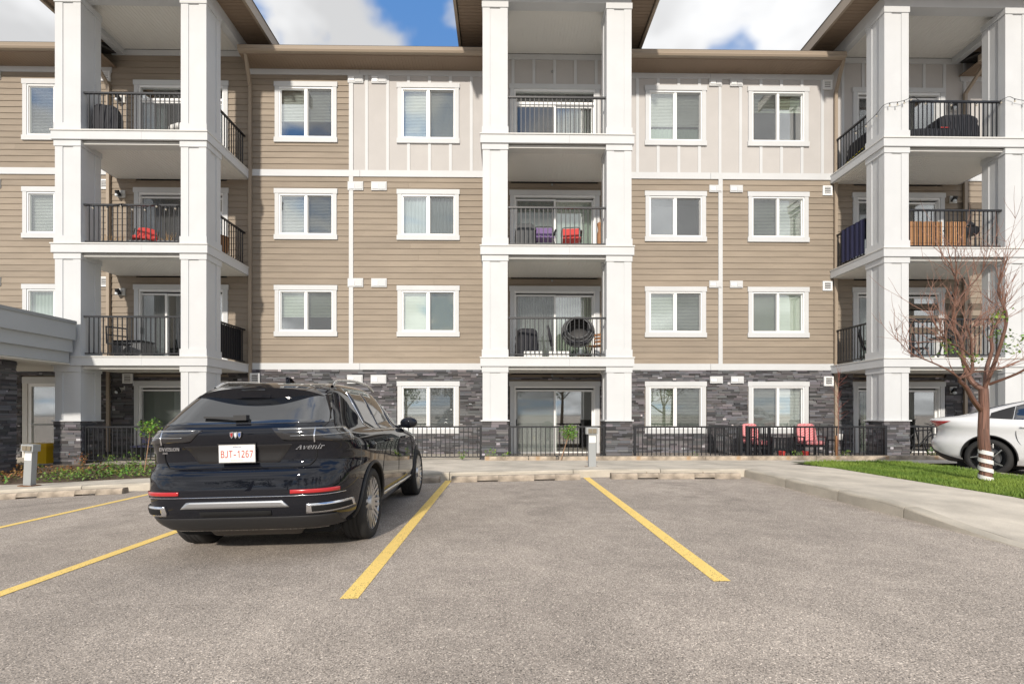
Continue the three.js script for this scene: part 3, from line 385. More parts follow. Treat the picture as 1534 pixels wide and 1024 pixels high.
// ---------------------------------------------------------------- cars: bodies are stacks of rounded plan outlines
function carShape(p) {
  const zr = pch(p.zr), zf = pch(p.zf), W = pch(p.W), n = p.n ?? 6, nf = p.nf ?? 3.6;
  const mid = (y) => { const a = zr(y), b = zf(y); return [a + (b - a) * (p.mid ?? 0.42), a, b]; };
  const rear = (x, y) => { const [m, a] = mid(y), r = clamp(Math.abs(x) / W(y), 0, 0.9999); return [x, y, m - (m - a) * Math.pow(1 - Math.pow(r, n), 1 / n)]; };
  const side = (z, y, s) => { const [m, a, b] = mid(y), k = z < m ? n : nf, r = clamp(Math.abs(z - m) / (z < m ? m - a : b - m), 0, 0.9999); return [s * W(y) * Math.pow(1 - Math.pow(r, k), 1 / k), y, z]; };
  const corner = (t, y, s) => { const [m, a] = mid(y), w = W(y); return [s * w * Math.pow(Math.sin(t), 2 / n), y, m - (m - a) * Math.pow(Math.cos(t), 2 / n)]; };
  const tOfX = (x, y) => Math.asin(Math.pow(clamp(Math.abs(x) / W(y)), n / 2)), tOfZ = (z, y) => { const [m, a] = mid(y); return Math.acos(Math.pow(clamp((m - z) / (m - a)), n / 2)); };
  function body(rows, N = 46) {
    const pos = [], ix = [], full = 2 * N;
    for (const y of rows) { const [m, a, b] = mid(y), w = W(y), dense = [];
      for (let i = 0; i <= 240; i++) { const t = i / 240 * Math.PI / 2; dense.push([w * Math.pow(Math.sin(t), 2 / n), m - (m - a) * Math.pow(Math.cos(t), 2 / n)]); }
      for (let i = 1; i <= 240; i++) { const t = Math.PI / 2 - i / 240 * Math.PI / 2; dense.push([w * Math.pow(Math.sin(t), 2 / nf), m + (b - m) * Math.pow(Math.cos(t), 2 / nf)]); }
      const acc = [0]; for (let i = 1; i < dense.length; i++) acc.push(acc[i - 1] + Math.hypot(dense[i][0] - dense[i - 1][0], dense[i][1] - dense[i - 1][1]));
      const half = []; let k = 0; for (let i = 0; i <= N; i++) { const L = acc[acc.length - 1] * i / N; while (k < acc.length - 2 && acc[k + 1] < L) k++; const f = (L - acc[k]) / Math.max(1e-9, acc[k + 1] - acc[k]); half.push([lerp(dense[k][0], dense[k + 1][0], f), lerp(dense[k][1], dense[k + 1][1], f)]); }
      for (let i = 0; i <= N; i++) pos.push(half[i][0], y, half[i][1]); for (let i = N - 1; i >= 1; i--) pos.push(-half[i][0], y, half[i][1]); }
    for (let j = 0; j < rows.length - 1; j++) for (let i = 0; i < full; i++) { const a = j * full + i, b = j * full + (i + 1) % full; ix.push(a, a + full, b, b, a + full, b + full); }
    for (const [j, up] of [[0, 0], [rows.length - 1, 1]]) { const c = pos.length / 3, [m, a, b] = mid(rows[j]); pos.push(0, rows[j], (a + b) / 2); for (let i = 0; i < full; i++) { const p0 = j * full + i, p1 = j * full + (i + 1) % full; up ? ix.push(p0, c, p1) : ix.push(p1, c, p0); } }
    const g = new THREE.BufferGeometry(); g.setAttribute('position', new THREE.Float32BufferAttribute(pos, 3)); g.setAttribute('uv', new THREE.Float32BufferAttribute(new Float32Array(pos.length / 3 * 2), 2)); g.setIndex(ix); g.computeVertexNormals(); return g;
  }
  function patch(f, nu, nv, off) { // f(u, v) on the body; lifted by off along the normal, rim turned down to the body
    const pos = [], ix = [], e = 1e-3, A = new THREE.Vector3(), B = new THREE.Vector3(), C = new THREE.Vector3(), O = new THREE.Vector3(0, 0.8, (p.length ?? 4.6) / 2);
    const at = (u, v, o) => { const q = new THREE.Vector3(...f(u, v)); A.set(...f(Math.min(u + e, 1), v)).sub(B.set(...f(Math.max(u - e, 0), v))); B.set(...f(u, Math.min(v + e, 1))).sub(C.set(...f(u, Math.max(v - e, 0)))); A.cross(B).normalize(); if (A.dot(q.clone().sub(O)) < 0) A.negate(); return q.addScaledVector(A, o); };
    const edge = 1; for (let j = -edge; j <= nv + edge; j++) for (let i = -edge; i <= nu + edge; i++) { const out = i < 0 || j < 0 || i > nu || j > nv, q = at(clamp(i / nu), clamp(j / nv), out ? -0.004 : off); pos.push(q.x, q.y, q.z); }
    const w = nu + 1 + 2 * edge; for (let j = 0; j < nv + 2 * edge; j++) for (let i = 0; i < nu + 2 * edge; i++) { const a = j * w + i; ix.push(a, a + 1, a + w, a + 1, a + w + 1, a + w); }
    const g = new THREE.BufferGeometry(); g.setAttribute('position', new THREE.Float32BufferAttribute(pos, 3)); g.setAttribute('uv', new THREE.Float32BufferAttribute(new Float32Array(pos.length / 3 * 2), 2)); g.setIndex(ix); g.computeVertexNormals();
    const c = new THREE.Vector3(...f(0.5, 0.5)).sub(O), nn = new THREE.Vector3().fromBufferAttribute(g.attributes.normal, Math.floor((nv / 2 + 1)) * w + Math.floor(nu / 2) + 1); if (nn.dot(c) < 0) { g.setIndex(ix.reverse()); g.computeVertexNormals(); } return g;
  }
  const rearPatch = (x0, x1, y0, y1, off = 0.004, nu = 24, nv = 8) => patch((u, v) => { const y = lerp(y0, y1, v), a = typeof x0 === 'function' ? x0(y) : x0, b = typeof x1 === 'function' ? x1(y) : x1; return rear(lerp(a, b, u), y); }, nu, nv, off);
  const sidePatch = (s, z0, z1, y0, y1, off = 0.004, nu = 20, nv = 10) => patch((u, v) => { const a = typeof z0 === 'function' ? z0(v) : z0, b = typeof z1 === 'function' ? z1(v) : z1, z = lerp(a, b, u), ya = typeof y0 === 'function' ? y0(z) : y0, yb = typeof y1 === 'function' ? y1(z) : y1; return side(z, lerp(ya, yb, v), s); }, nu, nv, off);
  const line = (pts, r = 0.004) => { const q = pts.map((a) => a); return tube(q, r, 6, pts.length * 3); };
  return { zr, zf, W, rear, side, corner, tOfX, tOfZ, body, patch, rearPatch, sidePatch, line };
}
function wellCut(geo, wells, paint, dark) { // wheel wells cut out of a body
  const ev = new Evaluator(); ev.useGroups = true; ev.attributes = ['position', 'normal', 'uv']; let b = new Brush(geo, paint); b.updateMatrixWorld();
  for (const [x, y, z, r, w] of wells) { const c = new Brush(new THREE.CylinderGeometry(r, r, w, 48).rotateZ(Math.PI / 2).translate(x, y, z), dark); c.updateMatrixWorld(); b = ev.evaluate(b, c, SUBTRACTION); }
  return b;
}
function wheel(parent, pos, s, R, rimR, width, spokes, m, twist = 0) { // s: which way the face looks along x
  const prof = [[rimR, -width * 0.42], [rimR + 0.02, -width * 0.49], [R - 0.05, -width * 0.52], [R - 0.018, -width * 0.47], [R, -width * 0.36], [R, -width * 0.2], [R - 0.007, -width * 0.19], [R - 0.007, -width * 0.165], [R, -width * 0.155], [R, -0.012], [R - 0.007, -0.008], [R - 0.007, 0.008], [R, 0.012], [R, width * 0.155], [R - 0.007, width * 0.165], [R - 0.007, width * 0.19], [R, width * 0.2], [R, width * 0.36], [R - 0.018, width * 0.47], [R - 0.05, width * 0.52], [rimR + 0.02, width * 0.49], [rimR, width * 0.42], [rimR, -width * 0.42]];
  const wgrp = mesh('wheel', new THREE.LatheGeometry(prof.map(([a, b]) => new THREE.Vector2(a, b)), 56).rotateZ(Math.PI / 2), m.tyre, parent); wgrp.position.set(...pos);
  mesh('rim', [new THREE.LatheGeometry([[rimR * 0.94, -width * 0.4], [rimR * 0.985, width * 0.36], [rimR * 1.01, width * 0.45], [rimR * 1.03, width * 0.45], [rimR * 1.02, -width * 0.42], [rimR * 0.94, -width * 0.4]].map(([a, b]) => new THREE.Vector2(a, b)), 56).rotateZ(-s * Math.PI / 2)], m.rim, wgrp);
  const gs = []; for (let k = 0; k < spokes; k++) for (const d of m.pair ?? [-0.09, 0.09]) { const g = new THREE.BoxGeometry(0.028, rimR * 0.84, 0.036); const p = g.attributes.position; for (let i = 0; i < p.count; i++) { const t = (p.getY(i) + rimR * 0.42) / (rimR * 0.84); p.setX(i, p.getX(i) - 0.03 + 0.03 * t + 0.0); p.setZ(i, p.getZ(i) * lerp(1.2, 0.75, t)); } g.translate(width * 0.42, rimR * 0.56, 0).rotateX(d * 0.0); g.translate(0, 0, d * 0.35 * rimR / 0.27); g.rotateX(twist + d * 0.6 + k / spokes * Math.PI * 2); if (s < 0) g.rotateY(Math.PI); gs.push(g); }
  gs.push(new THREE.CylinderGeometry(0.075, 0.085, 0.05, 24).rotateZ(Math.PI / 2).translate(s * width * 0.38, 0, 0)); for (const g of gs) g.computeVertexNormals();
  mesh('spokes', gs, m.rim, wgrp); mesh('brake_disc', new THREE.CylinderGeometry(rimR * 0.72, rimR * 0.72, 0.02, 32).rotateZ(Math.PI / 2).translate(s * 0.01, 0, 0), m.disc, wgrp); mesh('hub_back', new THREE.CylinderGeometry(rimR * 0.97, rimR * 0.97, 0.02, 32).rotateZ(Math.PI / 2).translate(-s * width * 0.2, 0, 0), M.black, wgrp);
  return wgrp;
}
const carM = { tyre: std(lin(0.018, 0.018, 0.018), 0.82), rim: phy(lin(0.55, 0.555, 0.56), 0.28, { metalness: 0.9 }), disc: std(lin(0.2, 0.2, 0.2), 0.5, { metalness: 0.7 }), chrome: phy(lin(0.75, 0.76, 0.78), 0.14, { metalness: 1 }), glassD: phy(lin(0.012, 0.013, 0.015), 0.03, { ior: 2.3 }), seam: std(lin(0.004, 0.004, 0.004), 0.9), plastic: std(lin(0.02, 0.02, 0.021), 0.55), red: phy(lin(0.42, 0.012, 0.015), 0.15, { clearcoat: 1 }), lampD: phy(lin(0.018, 0.018, 0.02), 0.08, { clearcoat: 1 }), lampC: phy(lin(0.22, 0.23, 0.24), 0.12, { clearcoat: 1, metalness: 0.4 }), under: std(lin(0.01, 0.01, 0.01), 0.95) };
const font = await new FontLoader().loadAsync('fonts/droid/droid_sans_bold.typeface.json'), fontS = await new FontLoader().loadAsync('fonts/droid/droid_serif_regular.typeface.json');
function letters(s, size, f = font, depth = 0.004) { const g = new TextGeometry(s, { font: f, size, depth, curveSegments: 3 }); g.computeBoundingBox(); return g.translate(-(g.boundingBox.max.x + g.boundingBox.min.x) / 2, 0, 0); }
{ // the black SUV; local z runs forward from the rear bumper, so it is turned to face the building
  const paint = phy(lin(0.006, 0.007, 0.011), 0.5, { clearcoat: 1, clearcoatRoughness: 0.012, specularIntensity: 0 });
  const S = carShape({ length: 4.64, n: 6.8, nf: 3.6, mid: 0.45,
    zr: [[0.27, 0.20], [0.34, 0.10], [0.42, 0.035], [0.52, 0.005], [0.62, 0.0], [0.74, 0.012], [0.80, 0.03], [0.835, 0.075], [0.88, 0.10], [0.96, 0.10], [1.05, 0.07], [1.13, 0.055], [1.17, 0.075], [1.21, 0.115], [1.25, 0.165], [1.35, 0.29], [1.45, 0.425], [1.52, 0.53], [1.57, 0.66], [1.60, 0.85], [1.625, 1.15], [1.64, 1.55]],
    zf: [[0.27, 4.5], [0.45, 4.62], [0.75, 4.64], [0.88, 4.55], [0.96, 4.35], [1.02, 4.0], [1.07, 3.58], [1.10, 3.42], [1.25, 3.12], [1.45, 2.72], [1.55, 2.48], [1.60, 2.28], [1.625, 2.1], [1.64, 1.85]],
    W: [[0.27, 0.84], [0.36, 0.895], [0.48, 0.925], [0.62, 0.935], [0.80, 0.94], [0.95, 0.945], [1.05, 0.925], [1.10, 0.895], [1.14, 0.85], [1.20, 0.815], [1.35, 0.745], [1.48, 0.675], [1.55, 0.62], [1.59, 0.56], [1.62, 0.46], [1.64, 0.25]] });
  const car = thing('black_suv', 'black sport utility vehicle parked in a marked stall, rear toward the lot', 'car', [-2.27, -0.058, -4.27], Math.PI); car.rotation.z = -0.022;
  const rows = [...range(0.27, 1.50, 62), ...range(1.515, 1.60, 9), 1.61, 1.62, 1.63, 1.637, 1.64], rW = 0.365, zA = 0.95, zB = 3.73;
  const cut = wellCut(S.body(rows), [-1, 1].flatMap((s) => [zA, zB].map((z) => [s * 0.86, 0.375, z, 0.405, 0.56])), paint, carM.under); cut.name = 'body'; prep(cut); car.add(cut);
  const P = (name, g, m, par = car) => mesh(name, g, m, par);
  // glass
  const rw = P('rear_window', S.rearPatch((y) => -lerp(0.75, 0.63, (y - 1.215) / 0.27), (y) => lerp(0.75, 0.63, (y - 1.215) / 0.27), 1.215, 1.485, 0.005, 30, 10), carM.glassD);
  for (const s of [-1, 1]) {
    const top = (z) => 1.515 - 0.30 * Math.pow(clamp((z - 2.2) / 0.95, 0, 1.15), 2) - 0.16 * Math.pow(clamp((1.15 - z) / 0.45), 2), bot = (z) => 1.125 - 0.025 * clamp((z - 1.2) / 2) + 0.16 * Math.pow(clamp((1.28 - z) / 0.5), 1.5);
    P('side_window', S.sidePatch(s, 1.02, 1.47, bot, top, 0.005, 10, 8), carM.glassD); P('side_window', S.sidePatch(s, 1.50, 2.13, bot, top, 0.005, 14, 8), carM.glassD); P('side_window', S.sidePatch(s, 2.20, 3.02, bot, top, 0.005, 16, 8), carM.glassD);
    const up = [], dn = []; for (let z = 0.98; z <= 3.06; z += 0.08) { up.push(S.side(z, top(z) + 0.012, s)); dn.push(S.side(z, bot(z) - 0.012, s)); }
    P('window_chrome', [S.line(up, 0.008), S.line(dn, 0.008), S.line([up[0], S.side(0.955, 1.36, s), dn[0]], 0.008)], carM.chrome);
    P('door_seam', S.line([1.44, 0.42, 1.3, 0.5, 1.36, 0.75, 1.50, 1.0, 1.47, 1.10].reduce((a, v, i, l) => (i % 2 ? a : [...a, S.side(l[i], l[i + 1], s)]), []), 0.004), carM.seam); P('door_seam', S.line([0.40, 0.6, 0.8, 1.0, 1.11].map((y) => S.side(2.17, y, s)), 0.004), carM.seam); P('door_seam', S.line([0.40, 0.6, 0.8, 1.0, 1.1].map((y) => S.side(3.2, y, s)), 0.004), carM.seam);
    for (const z of [1.62, 2.5]) { const q = S.side(z, 0.985, s); P('door_handle', new THREE.CapsuleGeometry(0.016, 0.17, 4, 10).rotateX(Math.PI / 2).translate(q[0] + s * 0.025, q[1], q[2]), paint); }
    const mg = new THREE.SphereGeometry(0.13, 20, 14).scale(0.95, 0.62, 0.5); const mq = S.side(2.98, 1.12, s); P('wing_mirror', [mg.translate(mq[0] + s * 0.17, 1.16, 2.98), bar([mq[0] - s * 0.02, 1.10, 2.98], [mq[0] + s * 0.12, 1.12, 2.98], 0.05)], paint);
    P('arch_trim', [zA, zB].map((z) => { const a = []; for (let k = 0; k <= 24; k++) { const t = -0.18 + k / 24 * (Math.PI + 0.36); const y = 0.375 + 0.412 * Math.sin(t), zz = z - 0.412 * Math.cos(t); if (y > 0.29) { const q = S.side(zz, y, s); a.push([q[0] + s * 0.002, q[1], q[2]]); } } return S.line(a, 0.017); }), carM.plastic);
    P('sill_garnish', S.sidePatch(s, 1.5, 3.2, 0.36, 0.40, 0.012, 20, 3), carM.chrome);
    P('roof_rail', tube([[s * 0.58, 1.565, 0.78], [s * 0.575, 1.63, 0.95], [s * 0.565, 1.665, 1.5], [s * 0.56, 1.655, 2.1], [s * 0.56, 1.585, 2.42]], 0.016, 8, 24), carM.chrome);
    // tail lamp wrapping round the corner, with its light bar and divider
    const t0 = (y) => S.tOfX(lerp(0.42, 0.30, clamp((y - 1.045) / 0.12)), y), t1 = (y) => S.tOfZ(0.40, y);
    const lamp = P('tail_lamp', S.patch((u, v) => { const y = lerp(1.045 + 0.02 * (1 - u), 1.165, v); return S.corner(lerp(t0(y), t1(y), u), y, s); }, 30, 6, 0.010), carM.lampD);
    mesh('light_bar', [S.patch((u, v) => { const y = lerp(1.15, 1.163, v); return S.corner(lerp(t0(y) + 0.02, t1(y) - 0.03, u), y, s); }, 30, 2, 0.014), S.patch((u, v) => { const y = lerp(1.10, 1.108, v); return S.corner(lerp(t0(y) + 0.06, t1(y) - 0.03, u), y, s); }, 30, 2, 0.014)], carM.lampC, lamp);
    mesh('lens_end', S.patch((u, v) => { const y = lerp(1.055, 1.16, v); return S.corner(lerp(t1(y) - 0.07, t1(y), u), y, s); }, 8, 5, 0.014), carM.lampC, lamp);
    mesh('divider', S.line([1.045, 1.10, 1.168].map((y) => { const q = S.rear(s * 0.655, y); q[2] -= 0.014; return q; }), 0.007), carM.chrome, lamp);
    P('hatch_seam', S.line([[0.655, 1.04], [0.66, 0.97], [0.65, 0.90], [0.60, 0.845], [0.5, 0.835]].map(([x, y]) => S.rear(s * x, y)), 0.0045), carM.seam); P('hatch_seam', S.line([[0.70, 1.17], [0.725, 1.22], [0.69, 1.33], [0.64, 1.46]].map(([x, y]) => S.rear(s * x, y)), 0.004), carM.seam);
    P('reflector', S.rearPatch(s > 0 ? 0.47 : -0.83, s > 0 ? 0.83 : -0.47, 0.615, 0.648, 0.009, 14, 3), carM.red);
    const ex = (y) => S.tOfX(0.60, y), exE = (y) => S.tOfX(0.885, y);
    const tip = P('exhaust_surround', S.patch((u, v) => { const y = lerp(0.445, 0.525, v); return S.corner(lerp(ex(y) * (1 - 0.06 * (1 - v)), exE(y), u), y, s); }, 16, 4, 0.016), carM.chrome); mesh('exhaust_opening', S.patch((u, v) => { const y = lerp(0.46, 0.507, v); return S.corner(lerp(ex(y) + 0.05, exE(y) - 0.06, u), y, s); }, 14, 4, 0.021), carM.seam, tip);
    wheel(car, [s * 0.80, rW, zA], s, rW, 0.262, 0.245, 10, { ...carM, pair: [-0.06, 0.06] }, 0.2); wheel(car, [s * 0.80, rW, zB], s, rW, 0.262, 0.245, 10, { ...carM, pair: [-0.06, 0.06] }, 0.4);
  }
  P('hatch_seam', S.line([-0.5, -0.3, -0.1, 0.1, 0.3, 0.5].map((x) => S.rear(x, 0.835)), 0.0045), carM.seam);
  P('plate_recess', S.rearPatch((y) => -lerp(0.34, 0.46, (y - 0.87) / 0.16), (y) => lerp(0.34, 0.46, (y - 0.87) / 0.16), 0.875, 1.03, 0.003, 20, 6), phy(lin(0.006, 0.006, 0.007), 0.3, { clearcoat: 0.6 }));
  P('lower_valance', S.rearPatch(-0.80, 0.80, 0.29, 0.415, 0.006, 30, 6), carM.plastic);
  P('skid_garnish', S.rearPatch((y) => -lerp(0.46, 0.40, (y - 0.50) / 0.06), (y) => lerp(0.46, 0.40, (y - 0.50) / 0.06), 0.505, 0.56, 0.012, 24, 3), phy(lin(0.45, 0.46, 0.47), 0.3, { metalness: 0.8 }));
  P('bumper_chrome', S.rearPatch(-0.86, 0.86, 0.594, 0.5995, 0.006, 40, 2), carM.chrome); P('lower_grille', S.rearPatch(-0.3, 0.3, 0.435, 0.475, 0.010, 16, 2), carM.seam);
  { const g = new THREE.BoxGeometry(1.26, 0.125, 0.42, 30, 3, 8), p = g.attributes.position; for (let i = 0; i < p.count; i++) { const x = p.getX(i) / 0.63, z = p.getZ(i), y = p.getY(i), k = (0.21 - z) / 0.42; p.setX(i, x * 0.63); p.setZ(i, z + 0.60 + 0.15 * x * x - 0.25 * (y + 0.06) * k); p.setY(i, 1.55 + y * lerp(1, 0.75, k) - 0.055 * k * k - 0.05 * x * x - 0.05 * Math.pow(Math.abs(x), 6)); } g.computeVertexNormals(); const sp = P('roof_spoiler', g, paint);
    mesh('brake_lamp', bx(-0.11, 0.11, 1.515, 1.527, 0.36, 0.38), carM.lampD, sp); }
  P('rear_wiper', [bar([0.02, 1.262, 0.135], [0.33, 1.275, 0.165], 0.018, 0.03), bx(-0.06, 0.05, 1.245, 1.29, 0.105, 0.165)], carM.plastic);
  P('shark_fin', (() => { const s = new THREE.Shape([new THREE.Vector2(0, 0), new THREE.Vector2(0.2, 0), new THREE.Vector2(0.03, 0.075), new THREE.Vector2(0, 0.07)]); return new THREE.ExtrudeGeometry(s, { depth: 0.025, bevelSize: 0.008, bevelThickness: 0.01, bevelSegments: 2 }).rotateY(-Math.PI / 2).translate(0.012, 1.615, 1.1); })(), paint);
  // badges and plate: mirrored in x because the car is turned round
  const face = (g, x, y, off) => { g.rotateY(Math.PI); const q = S.rear(x, y); const a = S.rear(x + 0.02, y), b = S.rear(x - 0.02, y), tilt = Math.atan2(a[2] - b[2], a[0] - b[0]); g.rotateY(-tilt); return g.translate(q[0], q[1], q[2] - off); };
  P('model_lettering', face(letters('ENVISION', 0.030), 0.60, 0.992, 0.006), carM.chrome); P('drive_lettering', face(letters('AWD', 0.017), 0.645, 0.965, 0.006), carM.chrome);
  { const g = letters('Avenir', 0.040, fontS), p = g.attributes.position; for (let i = 0; i < p.count; i++) p.setX(i, p.getX(i) * 1.25 + p.getY(i) * 0.6); P('trim_lettering', face(g, -0.60, 0.985, 0.006), carM.chrome); }
  const shield = (w) => new THREE.Shape([new THREE.Vector2(-w, 0.5 * w * 2.4), new THREE.Vector2(w, 0.62 * w * 2.4), new THREE.Vector2(w * 0.8, -w * 1.2), new THREE.Vector2(-w * 0.1, -w * 2.3), new THREE.Vector2(-w * 0.85, -w * 0.9)]);
  [[0.033, 0.35, 0.02, 0.02], [0, 0.62, 0.63, 0.65], [-0.033, 0.03, 0.09, 0.32]].forEach(([dx, r, g2, b2]) => { const e = P('emblem_shield', face(new THREE.ExtrudeGeometry(shield(0.0155), { depth: 0.006, bevelEnabled: false }), dx, 1.125, 0.010), carM.chrome); mesh('enamel', face(new THREE.ExtrudeGeometry(shield(0.010), { depth: 0.0075, bevelEnabled: false }), dx, 1.124, 0.0105), std(lin(r, g2, b2), 0.3), e); });
  const cv = document.createElement('canvas'); cv.width = 512; cv.height = 256; const cx = cv.getContext('2d'); cx.fillStyle = '#f1eee8'; cx.fillRect(0, 0, 512, 256); cx.textAlign = 'center'; cx.fillStyle = '#b9433a'; cx.font = 'bold 128px monospace'; cx.save(); cx.scale(0.78, 1.12); cx.fillText('BJT-1267', 328, 168); cx.restore(); cx.font = 'bold 34px sans-serif'; cx.fillStyle = '#4a5a86'; cx.fillText('Alberta', 256, 40); cx.font = '22px sans-serif'; cx.fillStyle = '#8a5a55'; cx.fillText('Wild Rose Country', 256, 238);
  const pt = new THREE.CanvasTexture(cv); pt.colorSpace = THREE.SRGBColorSpace;
  const pl = P('licence_plate', bx(-0.155, 0.155, 0.885, 1.037, 0.058, 0.066), std(lin(0.6, 0.6, 0.6), 0.5)); mesh('plate_print', new THREE.PlaneGeometry(0.298, 0.146).rotateY(Math.PI).translate(0, 0.961, 0.0565), std(lin(0.85, 0.85, 0.85), 0.5, { map: pt }), pl); mesh('plate_frame', [bx(-0.162, 0.162, 1.037, 1.046, 0.054, 0.07), bx(-0.162, 0.162, 0.877, 0.885, 0.054, 0.07)], carM.plastic, pl);
  P('underbody', bx(-0.7, 0.7, 0.2, 0.28, 0.4, 4.3), carM.under); P('muffler', new THREE.CapsuleGeometry(0.09, 0.7, 6, 14).rotateZ(Math.PI / 2).translate(0, 0.27, 0.42), std(lin(0.12, 0.11, 0.1), 0.5, { metalness: 0.7 }));
}
{ // the white saloon; local z runs forward from its tail, turned to face right
  const paint = phy(lin(0.74, 0.75, 0.76), 0.25, { clearcoat: 1, clearcoatRoughness: 0.03 });
  const S = carShape({ length: 4.68, n: 4.6, nf: 3.6, mid: 0.48,
    zr: [[0.20, 0.30], [0.28, 0.16], [0.40, 0.06], [0.55, 0.02], [0.70, 0.10], [0.80, 0.12], [0.90, 0.07], [0.985, 0.0], [1.01, 0.03], [1.035, 0.16], [1.06, 0.38], [1.10, 0.55], [1.2, 0.85], [1.3, 1.2], [1.36, 1.5], [1.40, 1.8], [1.42, 2.1]],
    zf: [[0.20, 4.5], [0.45, 4.68], [0.65, 4.62], [0.8, 4.35], [0.92, 3.85], [0.99, 3.42], [1.1, 3.2], [1.3, 2.8], [1.38, 2.55], [1.42, 2.3]],
    W: [[0.20, 0.80], [0.35, 0.885], [0.55, 0.905], [0.72, 0.90], [0.86, 0.91], [0.95, 0.885], [1.0, 0.85], [1.05, 0.80], [1.2, 0.70], [1.32, 0.60], [1.38, 0.52], [1.41, 0.4], [1.42, 0.2]] });
  const car = thing('white_sedan', 'white saloon car with black alloy wheels beside the grass strip', 'car', [9.66, 0.045, -11.02], Math.PI / 2 - 1.0); car.scale.setScalar(1.1);
  const P = (name, g, m, par = car) => mesh(name, g, m, par), zA = 0.97, zB = 3.69;
  const cut = wellCut(S.body([...range(0.20, 1.30, 50), ...range(1.315, 1.40, 7), 1.41, 1.417, 1.42]), [-1, 1].flatMap((s) => [zA, zB].map((z) => [s * 0.84, 0.335, z, 0.375, 0.56])), paint, carM.under); cut.name = 'body'; prep(cut); car.add(cut);
  const dk = { ...carM, rim: phy(lin(0.05, 0.052, 0.055), 0.3, { metalness: 0.8 }), pair: [0] }, sp = { ...carM, rim: phy(lin(0.5, 0.5, 0.5), 0.25, { metalness: 0.9 }), pair: [-0.1, 0.1] };
  for (const s of [-1, 1]) {
    const top = (z) => 1.345 - 0.30 * Math.pow(clamp((z - 2.3) / 0.85, 0, 1.1), 2) - 0.27 * Math.pow(clamp((1.75 - z) / 0.85), 1.5), bot = (z) => 1.0 + 0.03 * clamp((1.3 - z) / 0.5);
    P('side_window', S.sidePatch(s, 0.98, 1.28, bot, top, 0.005, 8, 6), carM.plastic); P('side_window', S.sidePatch(s, 1.29, 2.05, bot, top, 0.005, 14, 8), carM.glassD); P('side_window', S.sidePatch(s, 2.12, 3.02, bot, top, 0.005, 14, 8), carM.glassD);
    P('door_seam', S.line([[1.62, 0.3], [1.5, 0.42], [1.36, 0.62], [1.33, 0.8], [1.40, 1.0]].map(([z, y]) => S.side(z, y, s)), 0.004), carM.seam); P('door_seam', S.line([0.3, 0.6, 0.8, 1.0].map((y) => S.side(2.08, y, s)), 0.004), carM.seam);
    for (const z of [1.50, 2.42]) { const q = S.side(z, 0.875, s); P('door_handle', new THREE.CapsuleGeometry(0.016, 0.18, 4, 10).rotateX(Math.PI / 2).translate(q[0] + s * 0.022, q[1], q[2]), paint); }
    P('tail_lamp', S.patch((u, v) => { const y = lerp(0.86, 0.965, v), a = S.tOfX(0.3, y), b = S.tOfZ(lerp(0.2, 0.44, v), y); return S.corner(lerp(a, b, u), y, s); }, 24, 6, 0.008), carM.red);
    P('bumper_skirt', S.patch((u, v) => { const y = lerp(0.215, 0.25 + 0.25 * (1 - u), v); return S.corner(lerp(0.02, S.tOfZ(0.62, y), u), y, s); }, 24, 6, 0.008), carM.plastic);
    P('arch_trim', [zA, zB].map((z) => { const a = []; for (let k = 0; k <= 24; k++) { const t = -0.1 + k / 24 * (Math.PI + 0.2), y = 0.335 + 0.38 * Math.sin(t), zz = z - 0.38 * Math.cos(t); if (y > 0.22) a.push(S.side(zz, y, s)); } return S.line(a, 0.013); }), carM.plastic);
    const q = S.side(3.0, 1.02, s); P('wing_mirror', new THREE.SphereGeometry(0.11, 16, 12).scale(0.9, 0.6, 0.5).translate(q[0] + s * 0.14, 1.05, 3.0), paint);
    for (const z of [zA, zB]) { const w = wheel(car, [s * 0.79, 0.325, z], s, 0.325, 0.232, 0.225, 5, { ...dk }, 0.3); const gs = []; for (let k = 0; k < 5; k++) { const g = new THREE.BoxGeometry(0.012, 0.20, 0.02).translate(s * 0.105, 0.13, 0.045).rotateX(0.35 + k * 1.2566 + 0.35); gs.push(g); } mesh('spoke_inlay', gs, sp.rim, w); }
  }
  P('rear_window', S.rearPatch((y) => -lerp(0.62, 0.5, (y - 1.10) / 0.24), (y) => lerp(0.62, 0.5, (y - 1.10) / 0.24), 1.10, 1.34, 0.005, 24, 8), carM.glassD);
  P('lamp_bar', S.rearPatch(-0.32, 0.32, 0.925, 0.955, 0.008, 16, 3), carM.red); P('underbody', bx(-0.7, 0.7, 0.14, 0.21, 0.5, 4.2), carM.under);
}
// ---------------------------------------------------------------- balcony railings and patio fences
const towerName = ['balcony tower beside the entrance canopy', 'middle balcony tower', 'balcony tower behind the bare tree'], storey = ['', 'second', 'third', 'top'];
function railing(name, label, category, a, b, y0, y1, group, posts = false, step = 0.124) { // between plan points a and b
  const L = Math.hypot(b[0] - a[0], b[1] - a[1]), t = thing(name, label, category, [a[0], 0, a[1]], -Math.atan2(b[1] - a[1], b[0] - a[0]), group);
  mesh('top_rail', [bx(0, L, y1 - 0.045, y1, -0.03, 0.03)], M.black, t); mesh('bottom_rail', bx(0, L, y0, y0 + 0.03, -0.018, 0.018), M.black, t);
  const n = Math.round(L / step), g = bx(-0.0105, 0.0105, y0 + 0.03, y1 - 0.045, -0.0105, 0.0105);
  for (let k = 1; k < n; k++) { const m = mesh('baluster', g, M.black, t); m.position.x = k * L / n; }
  for (const x of posts ? [0.035, L - 0.035] : []) mesh('post', bx(x - 0.032, x + 0.032, y0 - 0.1, y1 + 0.01, -0.032, 0.032), M.black, t);
  return t;
}
